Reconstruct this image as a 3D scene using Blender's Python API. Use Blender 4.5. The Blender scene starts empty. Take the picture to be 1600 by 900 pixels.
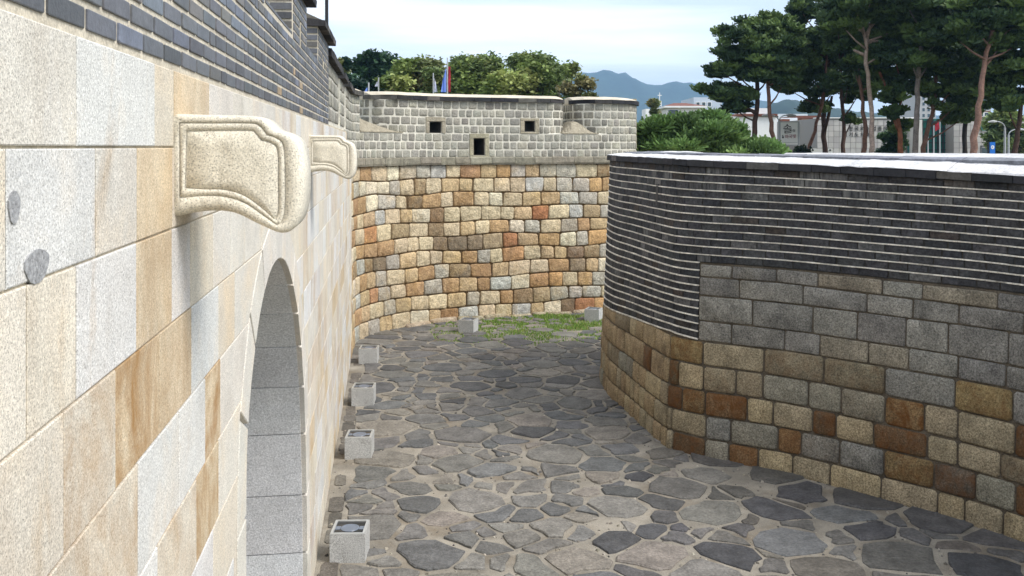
import bpy, bmesh, math, random
import numpy as np
from mathutils import Vector

random.seed(7)
RNG = np.random.default_rng(7)
SC = bpy.context.scene
COL = SC.collection
R = math.radians

# ------------------------------------------------------------------ camera
EYE = 5.0            # eye height above the paving, metres
F = 1450.0           # focal length in photo pixels (1600 wide)
cam_d = bpy.data.cameras.new("camera")
cam = bpy.data.objects.new("camera", cam_d)
COL.objects.link(cam)
cam.location = (0, 0, EYE)
cam.rotation_euler = (R(90), 0, 0)
cam_d.sensor_width = 36.0
cam_d.lens = 36.0 * F / 1600.0
cam_d.shift_y = (230 - 450) / 1600.0
cam_d.clip_start = 0.05
cam_d.clip_end = 20000
SC.camera = cam

# ------------------------------------------------------------------ light
SUN_AZ = R(112)       # compass-like: angle from +Y towards +X
SUN_EL = R(50)
world = bpy.data.worlds.new("World")
SC.world = world
world.use_nodes = True
wn = world.node_tree.nodes
wl = world.node_tree.links
wn.clear()
w_out = wn.new('ShaderNodeOutputWorld')
w_bg = wn.new('ShaderNodeBackground')
w_bg.inputs['Strength'].default_value = 0.14
w_sky = wn.new('ShaderNodeTexSky')
w_sky.sky_type = 'NISHITA'
w_sky.sun_disc = False
w_sky.sun_elevation = SUN_EL
w_sky.sun_rotation = SUN_AZ
w_sky.dust_density = 2.5
w_tc = wn.new('ShaderNodeTexCoord')
w_map = wn.new('ShaderNodeMapping')
w_map.inputs['Scale'].default_value = (1.1, 1.1, 11.0)
w_map.inputs['Location'].default_value = (0.35, 0.1, 0.2)
w_noise = wn.new('ShaderNodeTexNoise')
w_noise.inputs['Scale'].default_value = 1.5
w_noise.inputs['Detail'].default_value = 5
w_noise.inputs['Roughness'].default_value = 0.5
w_ramp = wn.new('ShaderNodeMapRange')
w_ramp.inputs['From Min'].default_value = 0.38
w_ramp.inputs['From Max'].default_value = 0.58
w_ramp.inputs['To Min'].default_value = 0.36
w_ramp.inputs['To Max'].default_value = 0.97
w_mix = wn.new('ShaderNodeMix')
w_mix.data_type = 'RGBA'
w_mix.inputs[7].default_value = (7.9, 8.3, 8.9, 1)      # thin bright cloud
wl.new(w_tc.outputs['Generated'], w_map.inputs['Vector'])
wl.new(w_map.outputs['Vector'], w_noise.inputs['Vector'])
wl.new(w_noise.outputs['Fac'], w_ramp.inputs['Value'])
wl.new(w_ramp.outputs['Result'], w_mix.inputs[0])
wl.new(w_sky.outputs['Color'], w_mix.inputs[6])
wl.new(w_mix.outputs[2], w_bg.inputs['Color'])
wl.new(w_bg.outputs['Background'], w_out.inputs['Surface'])

sun_d = bpy.data.lights.new("sun", 'SUN')
sun_d.energy = 2.5
sun_d.angle = R(24)
sun_d.color = (1.0, 0.965, 0.915)
sun = bpy.data.objects.new("sun", sun_d)
COL.objects.link(sun)
sdir = Vector((math.sin(SUN_AZ) * math.cos(SUN_EL), math.cos(SUN_AZ) * math.cos(SUN_EL), math.sin(SUN_EL)))
sun.rotation_euler = sdir.to_track_quat('Z', 'Y').to_euler()
sun.location = (30, -4, 45)

SC.view_settings.view_transform = 'Standard'
SC.view_settings.look = 'None'
SC.view_settings.exposure = 0.55
SC.view_settings.gamma = 1.0
SC.cycles.max_bounces = 6
SC.cycles.volume_bounces = 0
SC.cycles.use_denoising = True

# ------------------------------------------------------------------ helpers


def at(u, v, Y):
    """photo pixel (1600 x 900) at depth Y metres -> world point"""
    return np.array(((u - 800) / F * Y, Y, EYE - (v - 230) / F * Y))


def proj(p):
    y = max(p[1], 0.05)
    return 800 + F * p[0] / y, 230 + F * (EYE - p[2]) / y


def srgb(r, g, b, k=1.0):
    out = []
    for c in (r, g, b):
        c /= 255.0
        out.append(min(0.9, k * (c / 12.92 if c <= 0.04045 else ((c + 0.055) / 1.055) ** 2.4)))
    return tuple(out)


def des(c, k=0.3):
    l = 0.3 * c[0] + 0.59 * c[1] + 0.11 * c[2]
    return tuple(x + (l - x) * k for x in c[:3])


def vary(c, amt=0.08, hue=0.03):
    m = 1 + random.uniform(-amt, amt)
    return tuple(max(0.003, x * m * (1 + random.uniform(-hue, hue))) for x in c[:3])


def tag(o, label=None, cat=None, group=None, kind=None):
    if label:
        o["label"] = label
    if cat:
        o["category"] = cat
    if group:
        o["group"] = group
    if kind:
        o["kind"] = kind
    return o


def empty(name, loc, label=None, cat=None, group=None):
    o = bpy.data.objects.new(name, None)
    o.empty_display_size = 0.2
    o.location = loc
    COL.objects.link(o)
    return tag(o, label, cat, group)


def mesh_data(name, verts, faces, mat, cols=None, smooth=False):
    me = bpy.data.meshes.new(name)
    me.from_pydata([tuple(map(float, v)) for v in verts], [], [tuple(map(int, f)) for f in faces])
    if mat is not None:
        me.materials.append(mat)
    ca = me.color_attributes.new("col", 'FLOAT_COLOR', 'POINT')
    if cols is None:
        arr = np.tile((1.0, 1.0, 1.0, 0.0), len(verts))
    else:
        cols = np.asarray(cols, dtype=np.float32)
        arr = np.tile(cols, (len(verts), 1)).ravel() if cols.ndim == 1 else cols.ravel()
    ca.data.foreach_set("color", np.asarray(arr, dtype=np.float32))
    if smooth:
        me.polygons.foreach_set("use_smooth", [True] * len(me.polygons))
    me.update()
    return me


def obj(name, verts, faces, mat, parent=None, cols=None, smooth=False, origin=None):
    """one mesh object; verts in world space; origin at the centre unless given"""
    verts = np.asarray(verts, dtype=float)
    if origin is None:
        o0 = (verts.max(0) + verts.min(0)) / 2
        o0[2] = verts[:, 2].min()
    else:
        o0 = np.asarray(origin, dtype=float)
    me = mesh_data(name, verts - o0, faces, mat, cols, smooth)
    o = bpy.data.objects.new(name, me)
    COL.objects.link(o)
    link_to(o, parent, o0)
    return o


WORLD_LOC = {}


def link_to(o, parent, loc):
    loc = np.asarray(loc, dtype=float)
    WORLD_LOC[o.name] = loc
    if parent is None:
        o.location = loc
        return
    pl = WORLD_LOC.get(parent.name)
    if pl is None:
        pl = np.array(parent.location)
        WORLD_LOC[parent.name] = pl
    o.parent = parent
    o.location = loc - pl


def box_vf(x0, x1, y0, y1, z0, z1):
    v = [(x0, y0, z0), (x1, y0, z0), (x1, y1, z0), (x0, y1, z0), (x0, y0, z1), (x1, y0, z1), (x1, y1, z1), (x0, y1, z1)]
    f = [(0, 3, 2, 1), (4, 5, 6, 7), (0, 1, 5, 4), (1, 2, 6, 5), (2, 3, 7, 6), (3, 0, 4, 7)]
    return v, f


def box(name, x0, x1, y0, y1, z0, z1, mat, parent=None, col=None):
    v, f = box_vf(x0, x1, y0, y1, z0, z1)
    return obj(name, v, f, mat, parent, None if col is None else (*col[:3], 0))


class MB:
    """collects shapes, then links them as ONE mesh object"""

    def __init__(s):
        s.v, s.f, s.c = [], [], []

    def add(s, verts, faces, col=(1, 1, 1, 0)):
        b = len(s.v)
        s.v += [tuple(p) for p in verts]
        s.f += [tuple(i + b for i in f) for f in faces]
        c = tuple(col) if len(col) == 4 else (*col, 0)
        s.c += [c] * len(verts)

    def box(s, x0, x1, y0, y1, z0, z1, col=(1, 1, 1, 0)):
        s.add(*box_vf(x0, x1, y0, y1, z0, z1), col)

    def tube(s, pts, rads, n=8, col=(1, 1, 1, 0), cap=True):
        v, f = tube_vf(pts, rads, n, cap)
        s.add(v, f, col)

    def build(s, name, mat, parent=None, smooth=False, origin=None):
        return obj(name, s.v, s.f, mat, parent, s.c, smooth, origin)


def tube_vf(pts, rads, n=8, cap=True):
    pts = [np.asarray(p, dtype=float) for p in pts]
    if np.isscalar(rads):
        rads = [rads] * len(pts)
    v, f = [], []
    for i, p in enumerate(pts):
        d = pts[min(i + 1, len(pts) - 1)] - pts[max(i - 1, 0)]
        d = d / (np.linalg.norm(d) + 1e-9)
        a = np.cross(d, (0.31, 0.95, 0.05) if abs(d[1]) < 0.9 else (1, 0, 0))
        a /= np.linalg.norm(a)
        b = np.cross(d, a)
        for k in range(n):
            t = 2 * math.pi * k / n
            v.append(p + rads[i] * (math.cos(t) * a + math.sin(t) * b))
    for i in range(len(pts) - 1):
        for k in range(n):
            f.append((i * n + k, i * n + (k + 1) % n, (i + 1) * n + (k + 1) % n, (i + 1) * n + k))
    if cap:
        f.append(tuple(range(n))[::-1])
        f.append(tuple((len(pts) - 1) * n + k for k in range(n)))
    return v, f


# ------------------------------------------------------------------ materials
def nm(name, rough=0.8, spec=0.3):
    m = bpy.data.materials.new(name)
    m.use_nodes = True
    nt = m.node_tree
    b = nt.nodes['Principled BSDF']
    b.inputs['Roughness'].default_value = rough
    b.inputs['Specular IOR Level'].default_value = spec
    return m, nt, b


def N(nt, kind, **kw):
    n = nt.nodes.new(kind)
    for k, val in kw.items():
        if k in n.inputs:
            n.inputs[k].default_value = val
        else:
            setattr(n, k, val)
    return n


def stone_mat(name, patch=(3.0, 0.25), speck=(140.0, 0.35), bump=((35.0, 0.5, 0.02), (160.0, 0.4, 0.004)),
              stain=None, streak=(5.0, 0.9), rough=0.85, spec=0.25, base=None, warp=0.0, dark_specks=0.0, tint=None, grime=None):
    """stone: own colour (vertex colour 'col' x object colour) x patches x speckle, plus stains where col alpha > 0"""
    m, nt, b = nm(name, rough, spec)
    L = nt.links.new
    geo = N(nt, 'ShaderNodeNewGeometry')
    oi = N(nt, 'ShaderNodeObjectInfo')
    at_ = N(nt, 'ShaderNodeAttribute', attribute_name='col')
    mulc = N(nt, 'ShaderNodeMix', data_type='RGBA', blend_type='MULTIPLY')
    mulc.inputs[0].default_value = 1
    if base is None:
        L(at_.outputs['Color'], mulc.inputs[6])
    else:
        mulc.inputs[6].default_value = (*base[:3], 1)
    L(oi.outputs['Color'], mulc.inputs[7])
    cur = mulc.outputs[2]
    pos = geo.outputs['Position']
    if warp:
        addv = N(nt, 'ShaderNodeVectorMath', operation='ADD')
        comb = N(nt, 'ShaderNodeVectorMath', operation='SCALE')
        comb.inputs[0].default_value = (17.0, 5.0, 29.0)
        L(oi.outputs['Random'], comb.inputs['Scale'])
        L(geo.outputs['Position'], addv.inputs[0])
        L(comb.outputs[0], addv.inputs[1])
        pos = addv.outputs[0]

    def mult(sock, scale, amt, detail=3, r=0.6, lo=0.3, hi=0.7):
        n = N(nt, 'ShaderNodeTexNoise', Scale=scale, Detail=detail, Roughness=r)
        L(pos, n.inputs['Vector'])
        mr = N(nt, 'ShaderNodeMapRange')
        mr.inputs['From Min'].default_value = lo
        mr.inputs['From Max'].default_value = hi
        mr.inputs['To Min'].default_value = 1 - amt
        mr.inputs['To Max'].default_value = 1 + amt * 0.7
        L(n.outputs['Fac'], mr.inputs['Value'])
        mx = N(nt, 'ShaderNodeMix', data_type='RGBA', blend_type='MULTIPLY')
        mx.inputs[0].default_value = 1
        L(sock, mx.inputs[6])
        L(mr.outputs['Result'], mx.inputs[7])
        return mx.outputs[2]

    if tint is not None:       # patches of a second mineral colour
        n = N(nt, 'ShaderNodeTexNoise', Scale=tint[1], Detail=4, Roughness=0.65)
        L(pos, n.inputs['Vector'])
        mr = N(nt, 'ShaderNodeMapRange')
        mr.inputs['From Min'].default_value = tint[2]
        mr.inputs['From Max'].default_value = tint[2] + 0.18
        mr.inputs['To Max'].default_value = tint[3]
        L(n.outputs['Fac'], mr.inputs['Value'])
        mx = N(nt, 'ShaderNodeMix', data_type='RGBA', blend_type='MIX')
        L(mr.outputs['Result'], mx.inputs[0])
        L(cur, mx.inputs[6])
        mx.inputs[7].default_value = (*tint[0][:3], 1)
        cur = mx.outputs[2]
    if grime is not None:      # weathering that runs on across the joints
        for gi, (gc_, gsx, gsz, gth, gam) in enumerate(grime):
            mp = N(nt, 'ShaderNodeMapping')
            mp.inputs['Scale'].default_value = (gsx, gsx, gsz)
            mp.inputs['Location'].default_value = (3.1 * gi, 1.7, 0.4 * gi)
            L(geo.outputs['Position'], mp.inputs['Vector'])
            n = N(nt, 'ShaderNodeTexNoise', Scale=1.0, Detail=7, Roughness=0.7, Distortion=0.6)
            L(mp.outputs['Vector'], n.inputs['Vector'])
            mr = N(nt, 'ShaderNodeMapRange')
            mr.inputs['From Min'].default_value = gth
            mr.inputs['From Max'].default_value = gth + 0.16
            mr.inputs['To Max'].default_value = gam
            L(n.outputs['Fac'], mr.inputs['Value'])
            mx = N(nt, 'ShaderNodeMix', data_type='RGBA')
            L(mr.outputs['Result'], mx.inputs[0])
            L(cur, mx.inputs[6])
            mx.inputs[7].default_value = (*gc_[:3], 1)
            cur = mx.outputs[2]
    cur = mult(cur, patch[0], patch[1], 4)
    cur = mult(cur, speck[0], speck[1], 2, 0.7)
    if dark_specks:
        vo = N(nt, 'ShaderNodeTexVoronoi', Scale=dark_specks)
        L(pos, vo.inputs['Vector'])
        mr = N(nt, 'ShaderNodeMapRange')
        mr.inputs['From Min'].default_value = 0.16
        mr.inputs['From Max'].default_value = 0.34
        mr.inputs['To Min'].default_value = 0.5
        mr.inputs['To Max'].default_value = 1.0
        L(vo.outputs['Distance'], mr.inputs['Value'])
        mx = N(nt, 'ShaderNodeMix', data_type='RGBA', blend_type='MULTIPLY')
        mx.inputs[0].default_value = 1
        L(cur, mx.inputs[6])
        L(mr.outputs['Result'], mx.inputs[7])
        cur = mx.outputs[2]
    if stain is not None:
        mp = N(nt, 'ShaderNodeMapping')
        mp.inputs['Scale'].default_value = (streak[0], streak[0], streak[1])
        L(pos, mp.inputs['Vector'])
        n = N(nt, 'ShaderNodeTexNoise', Scale=1.0, Detail=8, Roughness=0.74, Distortion=0.5)
        L(mp.outputs['Vector'], n.inputs['Vector'])
        mr = N(nt, 'ShaderNodeMapRange')
        mr.inputs['From Min'].default_value = 0.40
        mr.inputs['From Max'].default_value = 0.62
        L(n.outputs['Fac'], mr.inputs['Value'])
        mu = N(nt, 'ShaderNodeMath', operation='MULTIPLY')
        L(mr.outputs['Result'], mu.inputs[0])
        L(at_.outputs['Alpha'], mu.inputs[1])
        mx = N(nt, 'ShaderNodeMix', data_type='RGBA')
        L(mu.outputs[0], mx.inputs[0])
        L(cur, mx.inputs[6])
        mx.inputs[7].default_value = (*stain[:3], 1)
        cur = mult(mx.outputs[2], speck[0] * 0.6, 0.12)
    L(cur, b.inputs['Base Color'])
    prev = None
    for sc_, st_, dist_ in bump:
        n = N(nt, 'ShaderNodeTexNoise', Scale=sc_, Detail=4, Roughness=0.62)
        L(pos, n.inputs['Vector'])
        bp = N(nt, 'ShaderNodeBump', Strength=st_, Distance=dist_)
        L(n.outputs['Fac'], bp.inputs['Height'])
        if prev:
            L(prev, bp.inputs['Normal'])
        prev = bp.outputs['Normal']
    if prev:
        L(prev, b.inputs['Normal'])
    return m


def flat_mat(name, col, rough=0.7, spec=0.3, metallic=0.0, noise=None, bump=None):
    m, nt, b = nm(name, rough, spec)
    b.inputs['Metallic'].default_value = metallic
    L = nt.links.new
    b.inputs['Base Color'].default_value = (*col[:3], 1)
    if noise:
        geo = N(nt, 'ShaderNodeNewGeometry')
        n = N(nt, 'ShaderNodeTexNoise', Scale=noise[0], Detail=4, Roughness=0.6)
        L(geo.outputs['Position'], n.inputs['Vector'])
        mr = N(nt, 'ShaderNodeMapRange')
        mr.inputs['From Min'].default_value = 0.3
        mr.inputs['From Max'].default_value = 0.7
        mr.inputs['To Min'].default_value = 1 - noise[1]
        mr.inputs['To Max'].default_value = 1 + noise[1]
        L(n.outputs['Fac'], mr.inputs['Value'])
        mx = N(nt, 'ShaderNodeMix', data_type='RGBA', blend_type='MULTIPLY')
        mx.inputs[0].default_value = 1
        mx.inputs[6].default_value = (*col[:3], 1)
        L(mr.outputs['Result'], mx.inputs[7])
        L(mx.outputs[2], b.inputs['Base Color'])
        if bump:
            bp = N(nt, 'ShaderNodeBump', Strength=bump[0], Distance=bump[1])
            L(n.outputs['Fac'], bp.inputs['Height'])
            L(bp.outputs['Normal'], b.inputs['Normal'])
    return m


def leaf_mat(name, rough=0.55, trans=0.25):
    """leaf colour is the vertex colour 'col'"""
    m, nt, b = nm(name, rough, 0.25)
    L = nt.links.new
    a = N(nt, 'ShaderNodeAttribute', attribute_name='col')
    L(a.outputs['Color'], b.inputs['Base Color'])
    if trans:
        tr = N(nt, 'ShaderNodeBsdfTranslucent')
        L(a.outputs['Color'], tr.inputs['Color'])
        ms = N(nt, 'ShaderNodeMixShader')
        ms.inputs[0].default_value = trans
        L(b.outputs[0], ms.inputs[1])
        L(tr.outputs[0], ms.inputs[2])
        L(ms.outputs[0], nt.nodes['Material Output'].inputs['Surface'])
    return m


M = {}
M['granite'] = stone_mat('pale_granite', grime=[(srgb(196, 160, 108, 0.8), 1.6, 0.7, 0.56, 0.5), (srgb(150, 138, 120, 0.7), 2.2, 0.6, 0.60, 0.45), (srgb(236, 234, 228, 0.95), 4.0, 0.9, 0.60, 0.7)], patch=(2.6, 0.13), speck=(130, 0.32), dark_specks=130,
                         bump=((120.0, 0.35, 0.006), (14.0, 0.25, 0.01)), stain=srgb(176, 134, 82, 0.75),
                         streak=(2.3, 1.7), rough=0.8, spec=0.2, warp=1.0, tint=(srgb(224, 192, 140, 0.8), 1.3, 0.52, 0.32))
M['granite_joint'] = stone_mat('pale_joint_mortar', base=srgb(196, 184, 160), patch=(5, 0.35), speck=(60, 0.25))
M['granite_grey'] = stone_mat('grey_passage_granite', patch=(3, 0.10), speck=(70, 0.38),
                              bump=((90.0, 0.5, 0.008), (12.0, 0.3, 0.015)), stain=srgb(60, 56, 50), warp=1.0)
M['carved'] = stone_mat('carved_granite', grime=[(srgb(150, 130, 98, 0.75), 5.0, 2.2, 0.57, 0.5), (srgb(120, 112, 100, 0.7), 7.0, 5.0, 0.62, 0.5)], base=srgb(233, 225, 206, 0.92), patch=(4, 0.12), speck=(130, 0.3), dark_specks=110,
                        bump=((110.0, 0.4, 0.006), (14.0, 0.3, 0.012)), rough=0.85, stain=None, tint=(srgb(170, 160, 140, 0.8), 3.5, 0.56, 0.35))
M['ochre'] = stone_mat('rough_ochre_granite', grime=[(srgb(112, 100, 82, 0.7), 0.9, 0.8, 0.58, 0.55), (srgb(206, 170, 104, 0.85), 1.3, 1.1, 0.52, 0.35)], patch=(6, 0.30), speck=(30, 0.36), tint=(srgb(150, 134, 104, 0.8), 2.6, 0.56, 0.4),
                       bump=((9.0, 0.9, 0.07), (34.0, 0.8, 0.03)), stain=srgb(136, 98, 58, 0.8), streak=(3.2, 2.2),
                       rough=0.9, spec=0.15, warp=1.0)
M['ochre_joint'] = stone_mat('dark_dry_joint', base=srgb(128, 104, 74, 0.7), patch=(5, 0.4), speck=(40, 0.3))
M['parapet'] = stone_mat('grey_parapet_granite', grime=[(srgb(96, 90, 78, 0.7), 0.9, 0.7, 0.58, 0.5)], patch=(5, 0.25), speck=(40, 0.25), bump=((16.0, 0.8, 0.03), (60.0, 0.5, 0.01)),
                         stain=srgb(70, 64, 56), warp=1.0, rough=0.9, spec=0.15)
M['parapet_joint'] = stone_mat('white_lime_mortar', grime=[(srgb(120, 112, 96, 0.7), 1.2, 0.7, 0.56, 0.5)], base=srgb(220, 215, 200, 0.9), patch=(4, 0.2), speck=(50, 0.2),
                               bump=((30.0, 0.5, 0.01),))
M['ashlar'] = stone_mat('grey_ashlar', grime=[(srgb(58, 50, 42, 0.6), 1.3, 0.8, 0.57, 0.6), (srgb(150, 142, 122, 0.75), 1.0, 0.9, 0.56, 0.4)], patch=(3.2, 0.34), speck=(42, 0.55), dark_specks=55, bump=((30.0, 0.6, 0.02), (90.0, 0.6, 0.006)),
                        stain=srgb(126, 82, 42, 0.62), streak=(6.5, 4.5), warp=1.0, rough=0.9, spec=0.15)
M['ashlar_joint'] = stone_mat('dark_wall_joint', base=srgb(104, 94, 80, 0.8), patch=(5, 0.4), speck=(40, 0.3))
M['brick_blue'] = stone_mat('blue_grey_brick', grime=[(srgb(150, 142, 128, 0.7), 3.0, 2.0, 0.60, 0.4)], patch=(9, 0.22), speck=(60, 0.18), bump=((40.0, 0.35, 0.006), (120.0, 0.3, 0.003)),
                            rough=0.5, spec=0.45, warp=1.0)
M['brick_mortar'] = stone_mat('beige_brick_mortar', base=srgb(214, 204, 184, 0.9), patch=(7, 0.22), speck=(70, 0.25),
                              bump=((40.0, 0.6, 0.01),))
M['brick_black'] = stone_mat('black_weathered_brick', grime=[(srgb(120, 117, 112, 0.6), 1.6, 2.4, 0.58, 0.45)], patch=(2.6, 0.4), speck=(20, 0.5), bump=((22.0, 0.6, 0.012), (70.0, 0.4, 0.005)),
                             stain=srgb(176, 174, 168, 0.5), streak=(16, 1.6), rough=0.82, spec=0.2, warp=1.0)
M['black_mortar'] = stone_mat('dark_brick_bed', base=srgb(72, 68, 62, 0.7), patch=(6, 0.4), speck=(40, 0.3))
M['port_shade'] = flat_mat('port_shade_stone', (0.05, 0.046, 0.04), 0.95, 0.1, noise=(9, 0.3))  # near-black colour stands in for the shade inside the gun ports
M['white_line'] = stone_mat('white_mortar_line', grime=[(srgb(110, 104, 94, 0.7), 2.2, 4.0, 0.55, 0.75)], base=srgb(238, 230, 214, 0.9), patch=(4.5, 0.42), speck=(30, 0.3))
M['coping_white'] = stone_mat('white_coping_mortar', grime=[(srgb(160, 156, 150, 0.75), 2.4, 2.4, 0.57, 0.4)], patch=(2.6, 0.26), speck=(26, 0.25),
                              bump=((9.0, 0.5, 0.03), (60.0, 0.4, 0.006)))
M['coping_beige'] = stone_mat('beige_coping_mortar', base=srgb(214, 203, 182, 0.8), patch=(2.2, 0.2), speck=(30, 0.15),
                              bump=((9.0, 0.5, 0.03),))
M['coping_tile'] = stone_mat('dark_coping_tile', patch=(6, 0.35), speck=(30, 0.25), bump=((20.0, 0.5, 0.01),), warp=1.0)
M['flag'] = stone_mat('slate_flagstone', grime=[(srgb(150, 144, 132, 0.75), 0.8, 0.8, 0.56, 0.25), (srgb(66, 64, 62, 0.7), 1.7, 1.7, 0.58, 0.4)], patch=(4.0, 0.34), speck=(26, 0.32), bump=((7.0, 0.7, 0.035), (28.0, 0.7, 0.018), (90.0, 0.5, 0.005)),
                      rough=0.72, spec=0.3, warp=1.0, tint=(srgb(140, 136, 128, 0.8), 6.0, 0.60, 0.25))
M['sand'] = stone_mat('sandy_paving_mortar', grime=[(srgb(96, 90, 80, 0.7), 1.2, 1.2, 0.54, 0.5)], base=srgb(166, 158, 144, 0.72), patch=(1.6, 0.34), speck=(60, 0.25),
                      bump=((14.0, 0.7, 0.02), (70.0, 0.6, 0.008)), tint=(srgb(120, 104, 82, 0.8), 1.1, 0.5, 0.6))
M['earth'] = stone_mat('grassy_ground', base=srgb(96, 98, 58, 0.7), patch=(0.4, 0.3), speck=(6, 0.3), bump=())
M['box_granite'] = stone_mat('light_box_granite', grime=[(srgb(140, 132, 118, 0.7), 3.5, 2.0, 0.57, 0.45)], base=srgb(200, 199, 195, 0.85), patch=(5, 0.10), speck=(90, 0.5), dark_specks=75,
                             bump=((120.0, 0.3, 0.003),))
M['steel_trim'] = flat_mat('steel_trim', srgb(196, 196, 192), 0.35, 0.5, 0.6)
M['black_glass'] = flat_mat('dark_glass', (0.012, 0.013, 0.015), 0.08, 0.5)
M['lamp_lens'] = flat_mat('lamp_lens', srgb(104, 112, 124), 0.2, 0.5)
M['grass'] = leaf_mat('grass_blade', 0.6, 0.3)
M['leaf'] = leaf_mat('broad_leaf', 0.5, 0.32)
M['needle'] = leaf_mat('pine_needle', 0.6, 0.12)
M['bark_red'] = stone_mat('red_pine_bark', patch=(4, 0.35), speck=(20, 0.3), bump=((9.0, 0.8, 0.05),))
M['metal_dark'] = flat_mat('dark_painted_metal', (0.02, 0.02, 0.022), 0.5)
M['metal_grey'] = flat_mat('grey_painted_metal', srgb(168, 170, 172), 0.45, 0.4)
M['white_paint'] = flat_mat('white_render', srgb(236, 236, 232, 0.92), 0.7, 0.3, noise=(0.8, 0.05))
M['paint'] = stone_mat('painted_render', patch=(0.7, 0.06), speck=(6, 0.04), bump=())
M['window_glass'] = flat_mat('window_glass', srgb(40, 62, 66), 0.08, 0.6)
M['green_glass'] = flat_mat('green_curtain_glass', srgb(40, 92, 84), 0.2, 0.4, noise=(0.6, 0.3))
M['panel_grey'] = stone_mat('grey_stone_panel', patch=(0.6, 0.06), speck=(12, 0.06), bump=())
M['panel_gap'] = flat_mat('panel_backing', srgb(138, 135, 131), 0.9)
M['lettering_dark'] = flat_mat('dark_lettering', (0.02, 0.018, 0.016), 0.6)
M['lettering_red'] = flat_mat('red_lettering', srgb(140, 34, 44), 0.6)
M['lettering_white'] = flat_mat('white_lettering', (0.8, 0.8, 0.8), 0.6)
M['blue_sign'] = flat_mat('blue_banner', srgb(30, 110, 200), 0.6)
M['flag_blue'] = flat_mat('blue_flag_cloth', srgb(120, 150, 222), 0.8)
M['flag_white'] = flat_mat('white_flag_cloth', srgb(214, 216, 232), 0.8)
M['flag_red'] = flat_mat('red_flag_cloth', srgb(160, 40, 54), 0.8)
M['hill_far'] = stone_mat('forested_mountain', base=(0.022, 0.042, 0.026), patch=(0.012, 0.35), speck=(0.05, 0.35), bump=())
M['roof_brown'] = flat_mat('brown_roof', srgb(110, 68, 54), 0.8, noise=(2, 0.15))


# ------------------------------------------------------------------ path based walls
def catmull(pts, step=0.1):
    pts = [np.asarray(p, float) for p in pts]
    P = [2 * pts[0] - pts[1]] + pts + [2 * pts[-1] - pts[-2]]
    out = []
    for i in range(1, len(P) - 2):
        p0, p1, p2, p3 = P[i - 1:i + 3]
        n = max(2, int(np.linalg.norm(p2 - p1) / step))
        for k in range(n):
            t = k / n
            out.append(0.5 * ((2 * p1) + (p2 - p0) * t + (2 * p0 - 5 * p1 + 4 * p2 - p3) * t * t + (3 * p1 - p0 - 3 * p2 + p3) * t ** 3))
    out.append(pts[-1])
    return np.array(out)


class Path:
    def __init__(s, pts, batter=0.0, step=0.1, smooth=5):
        s.p = catmull(pts, step)
        d = np.diff(s.p, axis=0)
        s.l = np.concatenate(([0], np.cumsum(np.linalg.norm(d, axis=1))))
        t = np.gradient(s.p, axis=0)
        t /= np.linalg.norm(t, axis=1)[:, None]
        k = np.ones(smooth) / smooth
        tp = np.pad(t, ((smooth // 2, smooth // 2), (0, 0)), mode='edge')
        t = np.stack([np.convolve(tp[:, i], k, 'valid') for i in (0, 1)], 1)
        t /= np.linalg.norm(t, axis=1)[:, None]
        s.n = np.stack([t[:, 1], -t[:, 0]], 1)      # right of heading: the face seen
        s.batter = batter
        s.doff = None
        s.L = s.l[-1]

    def P(s, a, z, d=0.0):
        if s.doff:
            d = d + s.doff(a, z)
        d = d - s.batter * z
        x = np.interp(a, s.l, s.p[:, 0]) + np.interp(a, s.l, s.n[:, 0]) * d
        y = np.interp(a, s.l, s.p[:, 1]) + np.interp(a, s.l, s.n[:, 1]) * d
        return np.array((x, y, z))

    def near(s, x, y):
        i = np.argmin((s.p[:, 0] - x) ** 2 + (s.p[:, 1] - y) ** 2)
        return s.l[i]


def piece(path, poly, bev, proud, bulge=0.0, back=-0.03, d0=0.0):
    """a bevelled block over polygon (s, z); rings: back, face edge, inset; returns verts, faces"""
    q = np.array(poly, float)
    c = q.mean(0)
    n = len(q)
    span = (q.max(0) - q.min(0)) / 2
    k1 = 1 - bev / max(span.max(), 1e-3)
    # inset by moving towards the centre by about bev on both axes
    dirs = c - q
    sc_ = np.stack([np.minimum(1, bev / np.maximum(np.abs(dirs[:, 0]), 1e-4)), np.minimum(1, bev / np.maximum(np.abs(dirs[:, 1]), 1e-4))], 1)
    ins = q + dirs * np.minimum(sc_, 0.6)
    half = q + dirs * np.minimum(sc_, 0.6) * 0.25
    v, f = [], []
    for a, z in q:
        v.append(path.P(a, z, d0 + back))
    for a, z in half:
        v.append(path.P(a, z, d0 + proud * 0.55))
    for a, z in ins:
        v.append(path.P(a, z, d0 + proud + random.uniform(-0.25, 0.25) * bulge))
    for r in (0, 1):
        for i in range(n):
            j = (i + 1) % n
            f.append((r * n + i, r * n + j, (r + 1) * n + j, (r + 1) * n + i))
    if bulge > 0:
        v.append(path.P(c[0], c[1], d0 + proud + bulge))
        for i in range(n):
            f.append((2 * n + i, 2 * n + (i + 1) % n, 3 * n))
    else:
        f.append(tuple(2 * n + i for i in range(n)))
    return v, f


def score(v):
    pr = np.array([proj(p) for p in v])
    if min(p[1] for p in v) < 0.3:
        return -1
    lo, hi = pr.min(0), pr.max(0)
    lo2, hi2 = np.maximum(lo, (0, 0)), np.minimum(hi, (1600, 900))
    if (hi2 <= lo2).any():
        return -1
    return float((hi2 - lo2).prod())


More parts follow.
